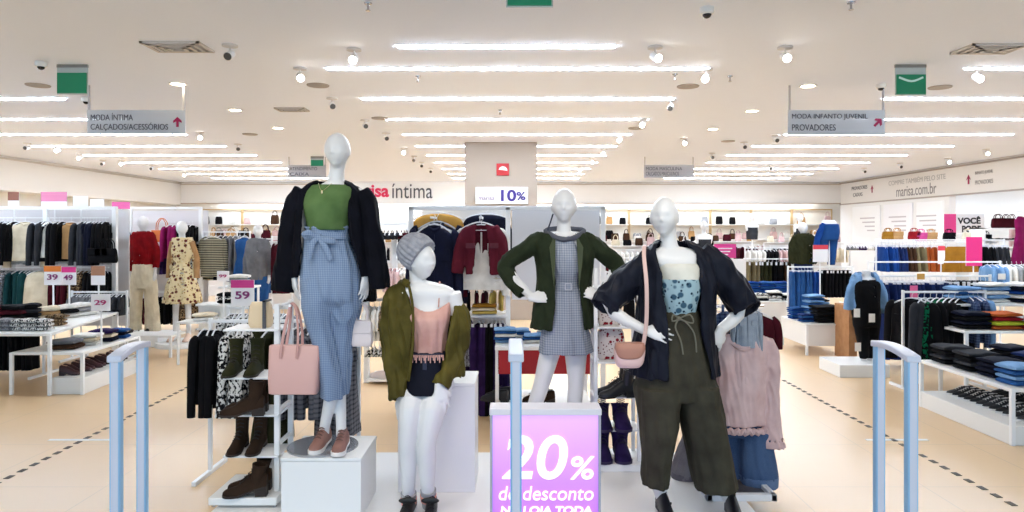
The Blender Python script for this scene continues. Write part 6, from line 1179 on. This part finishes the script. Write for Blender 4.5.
for i, (D, p0, p1, py, it, wh_, sc_) in enumerate(rows):
    garment_rail(Xp(p0, D), Xp(p1, D), D, Zp(py, D), 'white floor rail %s' % wh_, low=.3 if i % 2 else None); rail((Xp(p0+1.5, D), D, Zp(py, D)), (Xp(p1-1.5, D), D, Zp(py, D)), it, wh_, scale=sc_)
    garment = None
    if i in (0, 1, 3, 5, 8, 10):
        t = thing('clothes_rack', 'white panelled fixture behind the rail %s' % wh_, 'clothes rack', (Xp((p0+p1)/2, D), D+.5, 0)); obj('panel', B().box(Xp(p0, D), Xp(p1, D), D+.5, D+.53, 0, Zp(py, D)+.1), mat('efecea', .6), t)
        obj('shelf_board', B().box(Xp(p0, D), Xp(p1, D), D+.3, D+.52, Zp(py, D)+.08, Zp(py, D)+.1), WHITE, t)
        rnd = random.Random(i); n = int((p1-p0)/11)
        for k in range(n):
            cn = rnd.choice(['white', 'cream', 'tan', 'black', 'maroon', 'pale pink', 'brown']); x = Xp(p0+(k+.5)*(p1-p0)/n, D)
            bag((x, D+.41, Zp(py, D)+.102), rnd.uniform(.16, .26), rnd.uniform(.14, .24), .09, pm(cn), '%s bag from the left, %s, above the rail %s' % (ORD[k], cn, wh_.replace('in the ', 'of the ')), handle=rnd.choice([0, .08, .12]), flap=False)
# far mannequin heads and busts
for D, px, hy, lb in ((14.2, 704, 221, 'far white bust with dark top behind the kimono mannequin'), (18, 752, 213, 'distant white bust near the bag shelves'), (17.8, 800, 214, 'distant white bust beside the end wall corner')):
    t = thing('bust_form', lb, 'mannequin', (Xp(px, D), D, 0)); b = B(); m = F/D; head(b, ptv(px, hy+.11*m, D), .22); b.ptube(D, [(px, hy+.17*m, 0, .045), (px, hy+.3*m, 0, .05)], n=10); b.shell(D, [(hy+.27*m, px-.06*m, px+.06*m, .05), (hy+.32*m, px-.18*m, px+.18*m, .08), (hy+.5*m, px-.15*m, px+.15*m, .11), (hy+.7*m, px-.12*m, px+.12*m, .09)], solid=True, n=20); obj('body', remesh(b, .015, 2), BODY, t, ang=180)
    b = B(); b.shell(D, [(hy+.38*m, px-.16*m, px+.16*m, .11), (hy+.7*m, px-.14*m, px+.14*m, .12)], n=20); obj('top', b, pm('dark grey'), t); obj('pole', B().tube([(Xp(px, D), D, 0), (Xp(px, D), D, Zp(hy+.7*m, D))], .02, 8, 1), METAL, t)
# ------------------------------------------------------------------ end wall bays with shelves of bags
GOLD = mat('c9a877', .5)
def bay(x0, x1, i, side):
    t = thing('wall_bay', '%s shelving bay from the left on the end wall, %s' % (ORD[i], side), 'shelf', ((x0+x1)/2, 24.2, 0)); y = 24.39
    obj('back_panel', B().box(x0, x1, y-.02, y, 0, 2.5), mat('eadfce' if i % 2 else 'f1ebe2', .7), t)
    for x in (x0, x1): obj('upright', B().box(x-.015, x+.015, y-.08, y-.02, 0, 2.5), GOLD, t)
    obj('top_bar', B().box(x0, x1, y-.08, y-.04, 2.46, 2.5), GOLD, t)
    rnd = random.Random(i*3+len(side))
    for r_, z in enumerate((1.95, 1.42)):
        obj('shelf_board', B().box(x0+.05, x1-.05, y-.45, y-.02, z-.03, z), WHITE, t); n = max(2, int((x1-x0)/.42))
        for k in range(n):
            if rnd.random() < .15: continue
            cn = rnd.choice(['white', 'cream', 'black', 'tan', 'white', 'brown', 'light grey', 'pale pink', 'black'])
            bag((x0+(k+.5)*(x1-x0)/n, y-.25, z+.001), rnd.uniform(.22, .34), rnd.uniform(.2, .34), .14, pm(cn), '%s %s bag, %s shelf, bay %s, %s' % (ORD[k], cn, 'upper' if r_ == 0 else 'lower', ORD[i], side), handle=rnd.choice([0, .1, .15]), flap=False)
    rail((x0+.1, y-.2, 1.25), (x1-.1, y-.2, 1.25), 'short_top:%s:4,short_top:%s:3' % (rnd.choice(['white', 'tan', 'pale pink']), rnd.choice(['maroon', 'black', 'grey'])), 'in bay %s, %s' % (ORD[i], side), scale=.85)
xs = [Xp(590, 24)+k*1.45 for k in range(7)]
for i in range(6): bay(xs[i], xs[i+1]-.05, i, 'column side')
xs = [-11.2+k*1.5 for k in range(5)]
for i in range(4): bay(xs[i], xs[i+1]-.05, i, 'lingerie side')
# partition wall panels on the denim side
for i, (y0, y1, c) in enumerate(((22.6, 20.9, 'ffffff'), (20.7, 19.2, 'fbf9fb'), (19.0, 17.8, 'ffffff'))):
    t = thing('wall_poster', 'large pale poster panel on the white partition, %s from the far corner' % ORD[i], 'poster', (XR, (y0+y1)/2, 1.4)); obj('panel', B().box(XR-.03, XR-.003, y0, y1, 1.35, 2.5), mat(c, .5), t, bevel=.004)
    b = B()
    for k in range(4): b.box(XR-.034, XR-.03, y1+.3, y1+.3+(.9-.15*k), 2.1-.13*k, 2.14-.13*k)
    obj('print_lines', b, mat('cfc8cc', .6), t)
# denim side recess wall racks
for i, y0 in enumerate((8.2, 10.2, 12.2, 14.2, 16.)):
    t = thing('clothes_rack', '%s white wall fixture from the front inside the denim side recess' % ORD[i], 'clothes rack', (XR+1.6, y0+.8, 0)); obj('back_panel', B().box(XR+2.1, XR+2.15, y0, y0+1.6, 0, 2.3), mat('f0eeee', .6), t); obj('upright', B().box(XR+1.7, XR+2.1, y0, y0+.04, 0, 2.3), WHITE, t)
    for z in (2.0, 1.2): obj('rail', B().box(XR+1.7, XR+1.72, y0, y0+1.6, z, z+.02), METAL, t)
    cs = [('maroon', 'white'), ('pink', 'black'), ('navy', 'light grey'), ('white', 'red'), ('black', 'pale pink')][i]
    rail((XR+1.71, y0+.1, 2.0), (XR+1.71, y0+1.5, 2.0), 'shirt:%s:5,shirt:%s:4' % cs, 'high in recess fixture %s' % ORD[i], frm='from the front'); rail((XR+1.71, y0+.1, 1.2), (XR+1.71, y0+1.5, 1.2), 'shorts:%s:5,shorts:%s:4' % cs[::-1], 'low in recess fixture %s' % ORD[i], frm='from the front')
# stacked pieces: say which one
G = {}
for o in STK: G.setdefault(o['label'], []).append(o)
for lab, os_ in G.items():
    if len(os_) > 1:
        for k, o in enumerate(os_): o['group'] = lab; o['label'] = ordn(k)+' '+lab+' from the bottom'
    elif 'group' in os_[0]: del os_[0]['group']
